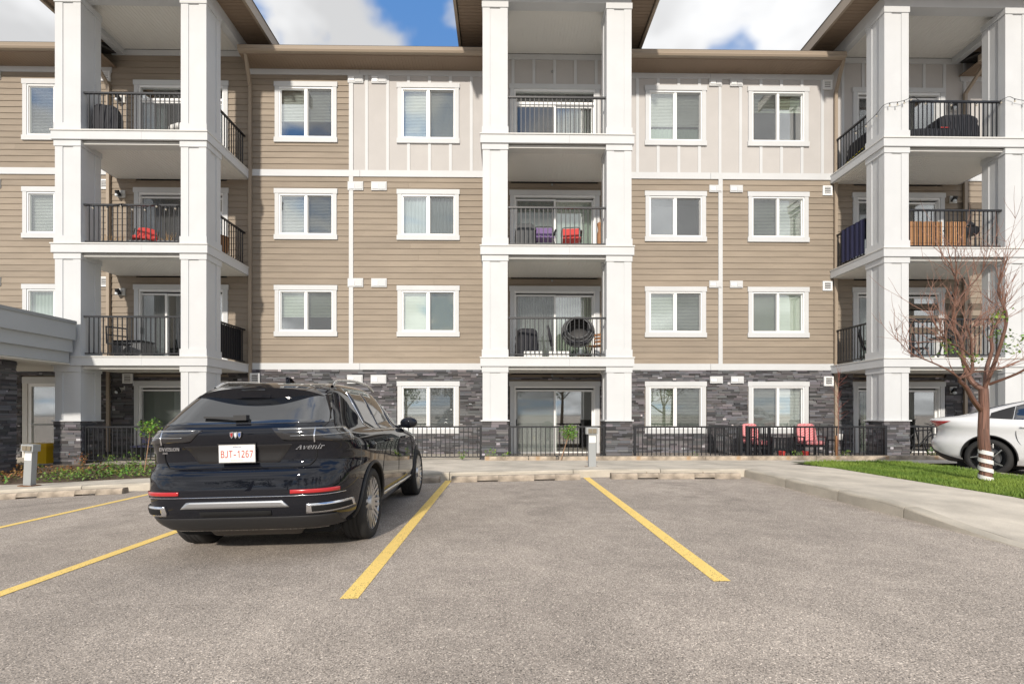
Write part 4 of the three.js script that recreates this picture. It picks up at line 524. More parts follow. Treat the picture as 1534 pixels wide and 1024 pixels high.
towerX.forEach(([x0, x1], ti) => { for (let f = 1; f < 4; f++) { const y = floors[f].base;
  railing('balcony_railing', `black metal front railing on the ${storey[f]}-storey balcony of the ${towerName[ti]}`, 'railing', [x0 + 0.675, FZ - 0.12], [x1 - 0.675, FZ - 0.12], y + 0.075, y + 1.1, 'balcony railings');
  for (const [x, s] of ti === 1 ? [] : [[x0 + 0.1, 'far'], [x1 - 0.1, 'near']]) { if ((ti === 0 && s === 'far') || (ti === 2 && s === 'near')) continue; railing('balcony_railing', `black metal side railing on the ${storey[f]}-storey balcony of the ${towerName[ti]}`, 'railing', [x, WZ + 0.04], [x, FZ - 0.675], y + 0.075, y + 1.1, 'balcony railings'); } } });
railing('patio_fence', 'black metal patio fence beside the yellow bin', 'fence', [-11.28, -13.62], [-8.63, -13.62], 0.0, 0.93, 'patio fences', true);
railing('patio_fence', 'black metal patio fence behind the black car', 'fence', [-7.96, -13.62], [-0.60, -13.62], 0.08, 0.93, 'patio fences', true);
railing('patio_fence', 'black metal patio fence across the middle patio door', 'fence', [0.12, -13.62], [2.76, -13.62], 0.10, 0.93, 'patio fences', true);
railing('patio_fence', 'black metal patio fence in front of the window beside the middle tower', 'fence', [3.48, -13.4], [6.42, -13.4], 0.10, 0.93, 'patio fences', true);
railing('patio_fence', 'black metal divider fence running back to the stone wall', 'fence', [6.40, -15.5], [6.40, -13.42], 0.10, 0.93, 'patio fences', true);
railing('patio_fence', 'black metal patio fence in front of the red cushioned chairs', 'fence', [6.52, -13.4], [10.36, -13.4], 0.10, 0.93, 'patio fences', true);
railing('patio_gate', 'black metal patio gate standing open beside the red cushioned chairs', 'gate', [6.6, -13.5], [7.5, -14.0], 0.10, 0.91, undefined, true, 0.1);
railing('patio_fence', 'black metal patio fence behind the tail of the white car', 'fence', [11.05, -13.62], [13.7, -13.62], 0.08, 0.93, 'patio fences', true);
// ---------------------------------------------------------------- things on the balconies and patios
const C = { red: std(lin(0.50, 0.05, 0.045), 0.8), purple: std(lin(0.17, 0.11, 0.25), 0.85), navy: std(lin(0.02, 0.022, 0.05), 0.9), wood: std(lin(0.33, 0.16, 0.07), 0.7, { map: T.grain }), bamboo: std(lin(0.46, 0.25, 0.12), 0.75, { map: T.grain }), grey: std(lin(0.14, 0.145, 0.15), 0.8), cover: std(lin(0.015, 0.016, 0.022), 0.75), white: std(lin(0.7, 0.7, 0.68), 0.6), straw: std(lin(0.45, 0.28, 0.12), 0.9), yellow: phy(lin(0.85, 0.52, 0.01), 0.35), leaf: leafMat, steel: std(lin(0.35, 0.35, 0.36), 0.4, { metalness: 0.8 }), cushion: (() => { const t = tex(128, (u, v) => { const k = Math.sin(u * 12.57 + Math.sin(v * 12.57) * 1.4) * Math.sin(v * 25.1 + u * 6.3) > 0.1; return k ? [0.90, 0.74, 0.73] : [0.76, 0.27, 0.31]; }, true, [0.24]); return std(lin(0.95, 0.95, 0.95), 0.9, { map: t }); })() };
function lump(w, h, d, sx = 7, amp = 0.03, taper = 0.85) { const g = new THREE.BoxGeometry(w, h, d, sx, sx, sx), p = g.attributes.position; for (let i = 0; i < p.count; i++) { const x = p.getX(i), y = p.getY(i), z = p.getZ(i), t = (y + h / 2) / h, k = lerp(1, taper, t), n = amp * (vnoise(x * 9 + 4, y * 9 + z * 7, 0, 12) - 0.5) * 2; const r = Math.pow(Math.pow(Math.abs(2 * x / w), 6) + Math.pow(Math.abs(2 * z / d), 6) + Math.pow(Math.abs(2 * y / h), 6), 1 / 6) || 1; p.setXYZ(i, x * k / Math.max(1, r) * 1.05 + n, y / Math.max(1, r * 0.98) + h / 2, z * k / Math.max(1, r) * 1.05 + n); } g.computeVertexNormals(); return g; }
function foldChair(x, y, z, turn, mat, label) { const t = thing('folding_chair', label, 'chair', [x, y, z], turn); mesh('seat', bx(-0.25, 0.25, 0.40, 0.43, -0.22, 0.22), mat, t); mesh('backrest', bar([0, 0.44, -0.22], [0, 0.86, -0.32], 0.48, 0.02), mat, t); for (const s of [-1, 1]) { mesh('frame', [tube([[s * 0.27, 0.0, 0.24], [s * 0.27, 0.42, -0.2], [s * 0.25, 0.88, -0.33], [0, 0.90, -0.335]], 0.012), rod([s * 0.28, 0, -0.28], [s * 0.28, 0.6, 0.2], 0.011)], M.black, t); mesh('armrest', bx(s * 0.28 - 0.025, s * 0.28 + 0.025, 0.6, 0.625, -0.24, 0.24), M.black, t); } return t; }
function grill(x, y, z, label, cover = true) { const t = thing('barbecue', label, 'barbecue', [x, y, z]); if (cover) { mesh('cover', lump(0.62, 0.92, 0.5, 8, 0.025, 0.86), C.cover, t); mesh('wheel', new THREE.CylinderGeometry(0.07, 0.07, 0.04, 16).rotateZ(Math.PI / 2).translate(0.28, 0.07, 0.2), M.black, t); } else { mesh('firebox', lump(0.5, 0.26, 0.4, 6, 0.0, 1).translate(0, 0.6, 0), M.black, t); mesh('lid', new THREE.SphereGeometry(0.25, 18, 10, 0, 6.283, 0, 1.6).scale(1, 0.8, 0.8).translate(0, 0.86, 0), M.black, t); for (const [a, b] of [[-0.2, -0.15], [0.2, -0.15], [-0.2, 0.15], [0.2, 0.15]]) mesh('leg', rod([a, 0, b], [a * 0.9, 0.62, b], 0.016), M.black, t); mesh('shelf', bx(-0.5, -0.26, 0.8, 0.83, -0.16, 0.16), M.black, t); } return t; }
function planter(x, y, z, w, mat, plants, label) { const t = thing('planter_box', label, 'planter', [x, y, z]); mesh('box', [bx(-w / 2, w / 2, 0, 0.2, 0.085, 0.1), bx(-w / 2, w / 2, 0, 0.2, -0.1, -0.085), bx(-w / 2, -w / 2 + 0.015, 0, 0.2, -0.085, 0.085), bx(w / 2 - 0.015, w / 2, 0, 0.2, -0.085, 0.085), bx(-w / 2 + 0.015, w / 2 - 0.015, 0.12, 0.17, -0.085, 0.085)], mat, t); if (plants) { const g = []; for (let k = 0; k < 26; k++) { const px = rr(-w / 2 + 0.04, w / 2 - 0.04), q = rr(0.12, 0.3); g.push(rod([px, 0.16, rr(-0.05, 0.05)], [px + rr(-0.12, 0.12), 0.16 + q, rr(-0.1, 0.1)], 0.005, 5, 0.002)); } mesh('dry_stems', g, C.straw, t); } return t; }
const F2 = floors[1].base, F3 = floors[2].base, F4 = floors[3].base, bz = -14.75;
// tower beside the canopy
grill(-10.95, F4, -14.02, 'black covered barbecue on the top balcony beside the entrance canopy tower column').rotation.y = 0.3;
{ const t = thing('camp_chair', 'dark red folded chair beside the covered barbecue on the top balcony', 'chair', [-11.2, F4, -14.35]); mesh('fabric', lump(0.3, 0.8, 0.2, 6, 0.03, 0.8), std(lin(0.13, 0.02, 0.03), 0.9), t); mesh('leg', rod([-0.1, 0, 0.1], [0.1, 0.85, 0.05], 0.012), M.black, t); mesh('leg', rod([0.12, 0, 0.1], [-0.1, 0.85, 0.05], 0.012), M.black, t); }
{ const t = thing('lounge_chair', 'pale cushioned lounge chair behind the top railing beside the canopy', 'chair', [-8.95, F4, -14.1], -0.4); mesh('cushion', [lump(0.55, 0.14, 0.5, 5, 0.01, 1).translate(0, 0.3, 0), lump(0.55, 0.5, 0.12, 5, 0.01, 1).rotateX(-0.3).translate(0, 0.4, -0.25)], C.white, t); mesh('frame', [tube([[-0.3, 0, 0.3], [-0.3, 0.3, 0.2], [-0.3, 0.8, -0.4]], 0.014), tube([[0.3, 0, 0.3], [0.3, 0.3, 0.2], [0.3, 0.8, -0.4]], 0.014), rod([-0.3, 0, -0.3], [-0.3, 0.45, -0.15], 0.014), rod([0.3, 0, -0.3], [0.3, 0.45, -0.15], 0.014)], M.black, t); }
{ const t = thing('red_lounge_chair', 'bright red padded folding lounger on the third-storey balcony', 'chair', [-10.1, F3, -14.25], 0.5); mesh('backrest', lump(0.5, 0.62, 0.1, 6, 0.02, 0.85).rotateX(-0.55).translate(0, 0.28, -0.1), C.red, t); mesh('seat', lump(0.5, 0.1, 0.5, 6, 0.015, 1).translate(0, 0.26, 0.15), C.red, t); for (const s of [-1, 1]) mesh('frame', [tube([[s * 0.28, 0, 0.4], [s * 0.28, 0.3, 0.1], [s * 0.28, 0.75, -0.35]], 0.012), rod([s * 0.28, 0, -0.25], [s * 0.28, 0.35, 0.1], 0.012)], M.black, t); }
planter(-10.75, F3, -13.95, 0.62, C.grey, true, 'grey planter box with dry stems beside the red lounger'); planter(-10.0, F3, -13.9, 0.6, C.grey, false, 'empty grey planter box in front of the red lounger'); planter(-9.2, F3, -13.9, 0.55, C.grey, true, 'grey planter box with straw coloured plant behind the third-storey railing');
{ const t = thing('wicker_basket', 'orange brown wicker basket by the third-storey side railing', 'basket', [-8.35, F3, -14.75]); mesh('body', new THREE.LatheGeometry([[0.01, 0], [0.2, 0], [0.26, 0.3], [0.27, 0.62], [0.25, 0.62], [0.24, 0.3], [0.01, 0.04]].map((q) => new THREE.Vector2(...q)), 20), C.bamboo, t); mesh('rim', new THREE.TorusGeometry(0.265, 0.02, 8, 24).rotateX(Math.PI / 2).translate(0, 0.62, 0), C.wood, t); }
{ const t = thing('storage_box', 'dark grey storage box on the second-storey balcony by the canopy', 'storage box', [-10.9, F2, -14.9]); mesh('box', bx(-0.4, 0.4, 0, 0.55, -0.25, 0.25), C.grey, t); mesh('lid', bx(-0.42, 0.42, 0.551, 0.6, -0.27, 0.27), M.black, t); }
{ const t = thing('patio_chair', 'black metal chair on the second-storey balcony by the canopy', 'chair', [-10.85, F2, -14.3], 0.9); mesh('seat', bx(-0.24, 0.24, 0.42, 0.45, -0.24, 0.24), M.black, t); mesh('backrest', [bar([-0.24, 0.45, -0.24], [-0.24, 0.95, -0.3], 0.03), bar([0.24, 0.45, -0.24], [0.24, 0.95, -0.3], 0.03), bar([-0.24, 0.93, -0.3], [0.24, 0.93, -0.3], 0.04), bar([-0.24, 0.7, -0.27], [0.24, 0.7, -0.27], 0.03)], M.black, t); for (const [a, b] of [[-1, -1], [1, -1], [-1, 1], [1, 1]]) mesh('leg', rod([a * 0.22, 0, b * 0.22], [a * 0.22, 0.43, b * 0.22], 0.014), M.black, t); }
{ const t = thing('privacy_screen', 'black fabric privacy screen tied inside the second-storey side railing', 'screen', [-8.13, F2, -14.9]); mesh('fabric', bx(-0.012, 0.0, 0.1, 1.06, -0.72, 0.68), C.cover, t); for (const z of [-0.6, 0, 0.6]) mesh('tie', bx(-0.016, 0.05, 1.0, 1.02, z, z + 0.02), M.black, t); }
// middle tower
grill(0.62, F3, -14.5, 'grey covered barbecue on the third-storey balcony of the middle tower').children[0].material = std(lin(0.06, 0.065, 0.07), 0.7);
foldChair(1.16, F3, -14.2, 0, C.purple, 'purple folding chair on the third-storey middle balcony'); foldChair(1.92, F3, -14.25, -0.1, C.red, 'red folding chair on the third-storey middle balcony');
{ const t = thing('wooden_ornament', 'brown turned wooden ornament standing on the third-storey middle balcony', 'ornament', [2.92, F3, -15.3]); mesh('post', new THREE.LatheGeometry([[0.01, 0], [0.09, 0.02], [0.06, 0.2], [0.1, 0.42], [0.05, 0.6], [0.09, 0.85], [0.04, 1.1], [0.07, 1.3], [0.01, 1.35]].map((q) => new THREE.Vector2(...q)), 14), C.wood, t); mesh('base', cyl(0.12, 0.12, 0.03, 0, 0, 0), M.black, t); }
grill(0.65, F2, -14.5, 'black covered barbecue on the second-storey middle balcony').rotation.y = 0.2;
planter(0.80, F2, -13.92, 0.5, C.white, false, 'white planter box beside the covered barbecue'); planter(1.52, F2, -13.92, 0.55, C.white, false, 'white planter box beside the round wicker chair');
{ const t = thing('egg_chair', 'round black wicker egg chair on the second-storey middle balcony', 'chair', [2.12, F2, -14.35], -0.1); const shell = new THREE.SphereGeometry(0.47, 26, 16, 0, 6.283, 0.75, 2.39).rotateX(Math.PI / 2 - 0.25).scale(1, 0.92, 0.62).translate(0, 0.82, 0.0); mesh('shell', shell, std(lin(0.03, 0.03, 0.032), 0.6, { side: THREE.DoubleSide }), t); const rings = []; for (let k = 0; k < 7; k++) { const a = 0.75 + k * 0.26; rings.push(new THREE.TorusGeometry(0.475 * Math.sin(a), 0.012, 6, 34).translate(0, 0, 0.475 * Math.cos(a))); } mesh('wicker_rings', G(rings).rotateX(-0.25).scale(1, 0.92, 0.62).translate(0, 0.82, 0), C.grey, t); mesh('cushion', lump(0.55, 0.16, 0.36, 6, 0.02, 1).translate(0, 0.46, 0.02), C.cover, t); for (const s of [-1, 1]) for (const d of [-1, 1]) mesh('leg', rod([s * 0.3, 0, d * 0.25], [s * 0.2, 0.48, d * 0.08], 0.013), M.black, t); }
{ const t = thing('wooden_chair', 'brown slatted wooden chair on the second-storey middle balcony', 'chair', [2.72, F2, -14.6], -0.7); for (let k = 0; k < 5; k++) mesh('seat_slat', bx(-0.22, 0.22, 0.44, 0.46, -0.2 + k * 0.085, -0.13 + k * 0.085), C.wood, t); for (let k = 0; k < 3; k++) mesh('back_slat', bx(-0.22, 0.22, 0.58 + k * 0.1, 0.65 + k * 0.1, -0.24, -0.225), C.wood, t); for (const s of [-1, 1]) { mesh('leg', bar([s * 0.22, 0, 0.18], [s * 0.22, 0.45, -0.1], 0.025), M.black, t); mesh('leg', bar([s * 0.22, 0, -0.2], [s * 0.22, 0.86, -0.25], 0.025), M.black, t); } }
{ const t = thing('patio_umbrella', 'closed black umbrella leaning on the second-storey middle balcony', 'umbrella', [1.45, F2, -14.6]); mesh('canopy', rod([-0.05, 0.45, 0], [-0.17, 1.05, -0.05], 0.05, 10, 0.035), C.cover, t); mesh('pole', rod([0.05, 0, 0.03], [-0.17, 1.1, -0.05], 0.013), M.black, t); }
// tower behind the bare tree
{ const t = thing('covered_sofa', 'black covered outdoor sofa on the top balcony behind the bare tree', 'sofa', [12.2, F4, -14.05]); mesh('cover', [lump(1.6, 0.42, 0.7, 9, 0.03, 0.96).translate(-0.1, 0, 0), lump(1.15, 0.85, 0.75, 9, 0.03, 0.9).translate(0.55, 0, -0.05)], C.cover, t); mesh('strap', bx(-0.1, 0.16, 0.40, 0.42, 0.345, 0.36), C.red, t); }
{ const t = thing('covered_bundle', 'black covered bundle with a yellow strap by the top side railing', 'cover', [10.72, F4, -14.85]); mesh('cover', lump(0.3, 0.75, 1.1, 8, 0.03, 0.75), C.cover, t); mesh('strap', bar([-0.17, 0.18, -0.45], [-0.165, 0.3, 0.5], 0.012, 0.02), std(lin(0.7, 0.6, 0.02), 0.6), t); }
{ const t = thing('bamboo_screen', 'brown bamboo screen tied inside the third-storey railing', 'screen', [11.06, F3, -13.72]); for (let k = 0; k < 34; k++) if (k < 21 || k > 22) mesh('cane', rod([0.02 + k * 0.053, 0.09, rr(-0.006, 0.006)], [0.02 + k * 0.053, 0.80 + rr(-0.01, 0.01), 0], 0.026, 7), C.bamboo, t); for (const y of [0.2, 0.65]) mesh('binding', bx(0, 1.82, y, y + 0.012, 0.026, 0.03), C.wood, t); }
grill(13.35, F3, -14.3, 'black kettle barbecue with side shelf on the third-storey balcony', false);
{ const t = thing('navy_towel', 'navy blue towel hung over the third-storey side railing', 'towel', [10.42, F3, -14.85]); mesh('cloth', [corrugated(-0.55, 0.45, 0.12, 1.12, 0, 5, 0.015).rotateY(Math.PI / 2), bx(0, 0.1, 1.105, 1.12, -0.45, 0.55), corrugated(-0.55, 0.45, 0.55, 1.12, 0.11, 5, 0.015).rotateY(Math.PI / 2)], std(lin(0.02, 0.022, 0.06), 0.95, { side: THREE.DoubleSide }), t); }
foldChair(10.95, F2, -14.7, 0.8, C.cover, 'black folding chair by the side railing of the second-storey balcony behind the tree'); { const t = thing('patio_table', 'black round patio table on the second-storey balcony behind the tree', 'table', [13.1, F2, -14.6]); mesh('tabletop', cyl(0.42, 0.42, 0.025, 0, 0.7, 0, 28), M.black, t); for (let k = 0; k < 4; k++) mesh('leg', rod([0.34 * Math.cos(k * 1.571), 0, 0.34 * Math.sin(k * 1.571)], [0.1 * Math.cos(k * 1.571), 0.7, 0.1 * Math.sin(k * 1.571)], 0.014), M.black, t); } foldChair(12.3, F2, -14.8, 0.2, C.cover, 'black folding chair at the round patio table');
// string lights
function stringLights(label, pts, n) { const t = thing('string_lights', label, 'string lights'); const c = new THREE.CatmullRomCurve3(pts.map((p) => new THREE.Vector3(...p))); mesh('cable', new THREE.TubeGeometry(c, pts.length * 8, 0.007, 6), M.black, t); for (let k = 0; k < n; k++) { const p = c.getPoint((k + 0.5) / n); const s = mesh('socket', cyl(0.014, 0.014, 0.045, p.x, p.y - 0.05, p.z, 8), M.black, t); mesh('bulb', new THREE.SphereGeometry(0.024, 10, 8).translate(p.x, p.y - 0.07, p.z), phy(lin(0.85, 0.8, 0.7), 0.05, { transmission: 0.6 }), s); } }
const sag = (x0, y0, z0, x1, y1, z1, s, n = 6) => range(0, 1, n).map((t) => [lerp(x0, x1, t), lerp(y0, y1, t) - s * 4 * t * (1 - t), lerp(z0, z1, t)]);
stringLights('string lights looped round the top balcony column behind the bare tree', [...sag(10.30, F4 + 0.8, -14.7, 10.32, F4 + 0.85, -13.45, 0.1), ...sag(10.5, F4 + 0.9, -13.4, 11.1, F4 + 1.08, -13.42, 0.04), ...sag(11.4, F4 + 1.06, -13.55, 13.6, F4 + 1.06, -13.55, 0.06), ...sag(13.75, F4 + 1.1, -13.42, 14.6, F4 + 1.0, -13.42, 0.05)], 14);
stringLights('string lights draped along the third-storey railing above the red lounger', [...sag(-11.2, F3 + 1.09, -13.57, -10.3, F3 + 1.09, -13.57, 0.07), ...sag(-10.2, F3 + 1.09, -13.57, -9.4, F3 + 1.08, -13.57, 0.1), ...sag(-9.3, F3 + 1.09, -13.57, -8.7, F3 + 1.09, -13.57, 0.08)], 8);
// ground patios
function cushionChair(x, z, turn, label) { const t = thing('patio_armchair', label, 'chair', [x, 0.02, z], turn); mesh('back_cushion', lump(0.52, 0.60, 0.11, 7, 0.012, 0.94).rotateX(-0.2).translate(0, 0.36, -0.16), C.cushion, t); mesh('seat_cushion', lump(0.52, 0.12, 0.52, 6, 0.01, 1).translate(0, 0.35, 0.08), C.cushion, t); for (const s of [-1, 1]) { mesh('arm_frame', [bx(s * 0.3 - 0.025, s * 0.3 + 0.025, 0.56, 0.59, -0.3, 0.32), bx(s * 0.3 - 0.02, s * 0.3 + 0.02, 0, 0.56, 0.27, 0.31), bx(s * 0.3 - 0.02, s * 0.3 + 0.02, 0, 0.9, -0.34, -0.3)], M.black, t); } mesh('seat_frame', bx(-0.3, 0.3, 0.29, 0.34, -0.3, 0.3), M.black, t); }
cushionChair(7.35, -14.5, 0.25, 'black patio armchair with red patterned cushions beside the open gate'); cushionChair(8.95, -14.5, -0.1, 'black patio armchair with red patterned cushions beside the thin red sapling');
{ const t = thing('patio_bench', 'low black slatted bench between the red cushioned armchairs', 'bench', [8.15, 0.02, -14.75]); for (let k = 0; k < 9; k++) mesh('back_slat', bx(-0.42 + k * 0.1, -0.36 + k * 0.1, 0.2, 0.5, -0.12, -0.1), M.black, t); mesh('rail', [bx(-0.45, 0.47, 0.5, 0.54, -0.13, -0.09), bx(-0.45, 0.47, 0.16, 0.2, -0.13, 0.25)], M.black, t); for (const a of [-0.42, 0.42]) mesh('leg', bx(a - 0.02, a + 0.02, 0, 0.16, -0.1, 0.22), M.black, t); }
for (const [x, z, l] of [[7.78, -13.9, 'small red flower pot next to the armchair by the open gate'], [8.42, -13.85, 'small red flower pot next to the armchair by the thin sapling']]) { const t = thing('red_pot', l, 'pot', [x, 0.02, z]); mesh('pot', new THREE.LatheGeometry([[0.01, 0.01], [0.07, 0.01], [0.095, 0.2], [0.085, 0.2], [0.06, 0.03], [0.01, 0.03]].map((q) => new THREE.Vector2(...q)), 16), C.red, t); mesh('soil', cyl(0.08, 0.08, 0.01, 0, 0.16, 0), M.black, t); }
{ const t = thing('side_table', 'small black side table with a white pot beside the right armchair', 'table', [9.75, 0.02, -14.4]); mesh('tabletop', bx(-0.25, 0.25, 0.46, 0.49, -0.2, 0.2), M.black, t); for (const [a, b] of [[-1, -1], [1, -1], [-1, 1], [1, 1]]) mesh('leg', bx(a * 0.22 - 0.015, a * 0.22 + 0.015, 0, 0.46, b * 0.17 - 0.015, b * 0.17 + 0.015), M.black, t); } tag(mesh('white_pot', new THREE.LatheGeometry([[0.01, 0.51], [0.07, 0.51], [0.09, 0.68], [0.08, 0.68], [0.06, 0.53], [0.01, 0.53]].map((q) => new THREE.Vector2(...q)), 16).translate(9.75, 0, -14.4), C.white), 'white pot standing on the small black side table', 'pot');
{ const t = thing('bicycle', 'black bicycle parked behind the fence by the white car', 'bicycle', [12.1, 0.02, -14.4], 0.1); for (const s of [-1, 1]) { const w = mesh('wheel', new THREE.TorusGeometry(0.31, 0.02, 8, 32).translate(s * 0.5, 0.33, 0), M.black, t); const sp = []; for (let k = 0; k < 8; k++) sp.push(rod([s * 0.5, 0.33, 0], [s * 0.5 + 0.3 * Math.cos(k * 0.785), 0.33 + 0.3 * Math.sin(k * 0.785), 0], 0.003, 5)); mesh('spokes', sp, C.steel, w); } mesh('frame', [rod([-0.5, 0.33, 0], [-0.1, 0.75, 0], 0.016), rod([-0.1, 0.75, 0], [0.38, 0.78, 0], 0.018), rod([0.38, 0.85, 0], [0.5, 0.33, 0], 0.016), rod([0, 0.32, 0], [0.38, 0.75, 0], 0.018), rod([0, 0.32, 0], [-0.13, 0.85, 0], 0.016), rod([-0.5, 0.33, 0], [0, 0.32, 0], 0.014)], M.black, t); mesh('saddle', lump(0.24, 0.06, 0.12, 4, 0, 1).translate(-0.14, 0.85, 0), M.black, t); mesh('handlebar', tube([[0.45, 0.95, -0.25], [0.36, 0.95, -0.1], [0.37, 0.92, 0], [0.36, 0.95, 0.1], [0.45, 0.95, 0.25]], 0.013), M.black, t); }
{ const t = thing('garden_bench', 'dark blue bench on the patio behind the fence by the yellow bin', 'bench', [-10.0, -0.08, -14.7]); mesh('seat', bx(-0.7, 0.7, 0.38, 0.43, -0.22, 0.22), C.navy, t); mesh('backrest', bx(-0.7, 0.7, 0.48, 0.82, -0.25, -0.21), C.navy, t); for (const a of [-0.62, 0.62]) mesh('leg', bx(a - 0.03, a + 0.03, 0, 0.38, -0.2, 0.2), M.black, t); }
{ const t = thing('yellow_bin', 'bright yellow grit bin beside the stone column at the entrance', 'bin', [-12.62, -0.16, -13.9]); const g = new THREE.BoxGeometry(0.62, 0.52, 0.5, 1, 1, 1), p = g.attributes.position; for (let i = 0; i < p.count; i++) if (p.getY(i) < 0) { p.setX(i, p.getX(i) * 0.86); p.setZ(i, p.getZ(i) * 0.86); } g.computeVertexNormals(); mesh('body', g.translate(0, 0.26, 0), C.yellow, t); mesh('lid', [bx(-0.35, 0.35, 0.521, 0.57, -0.29, 0.29), bx(-0.3, 0.3, 0.57, 0.62, -0.25, 0.25)], C.yellow, t); }
// plug-in posts by the kerb
function plugPost(x, z, y, tilt, label) { const t = thing('plug_in_post', label, 'post', [x, y, z], 0, 'grey plug-in posts along the kerb'); t.rotation.z = tilt; mesh('post', bx(-0.075, 0.075, -0.05, 0.72, -0.06, 0.06), M.grey, t); mesh('outlet_box', bx(-0.13, 0.11, 0.70, 0.84, -0.085, 0.085), M.grey, t); mesh('outlet_cover', [bx(-0.09, -0.01, 0.72, 0.81, 0.086, 0.105), bx(0.0, 0.08, 0.72, 0.81, 0.086, 0.105)], std(lin(0.2, 0.17, 0.12), 0.5), t);
  const cv = document.createElement('canvas'); cv.width = 96; cv.height = 96; const cx = cv.getContext('2d'); cx.fillStyle = '#eceae4'; cx.fillRect(0, 0, 96, 96); cx.fillStyle = '#8a8a88'; for (let k = 0; k < 5; k++) cx.fillRect(12, 14 + k * 15, [62, 70, 48, 66, 40][k], 5); cx.fillStyle = '#b03a34'; cx.fillRect(58, 70, 22, 10); const m = new THREE.CanvasTexture(cv); m.colorSpace = THREE.SRGBColorSpace; mesh('notice', bx(-0.07, 0.07, 0.52, 0.66, 0.061, 0.064), std(lin(0.9, 0.9, 0.9), 0.6, { map: m }), t); mesh('foot_plate', bx(-0.14, 0.14, -0.0, 0.02, -0.11, 0.11), std(lin(0.16, 0.08, 0.04), 0.9), t); }
plugPost(-9.58, -10.25, -0.20, -0.05, 'grey plug-in outlet post by the planting bed'); plugPost(1.83, -10.4, 0.135, 0.0, 'grey plug-in outlet post in front of the middle patio door');
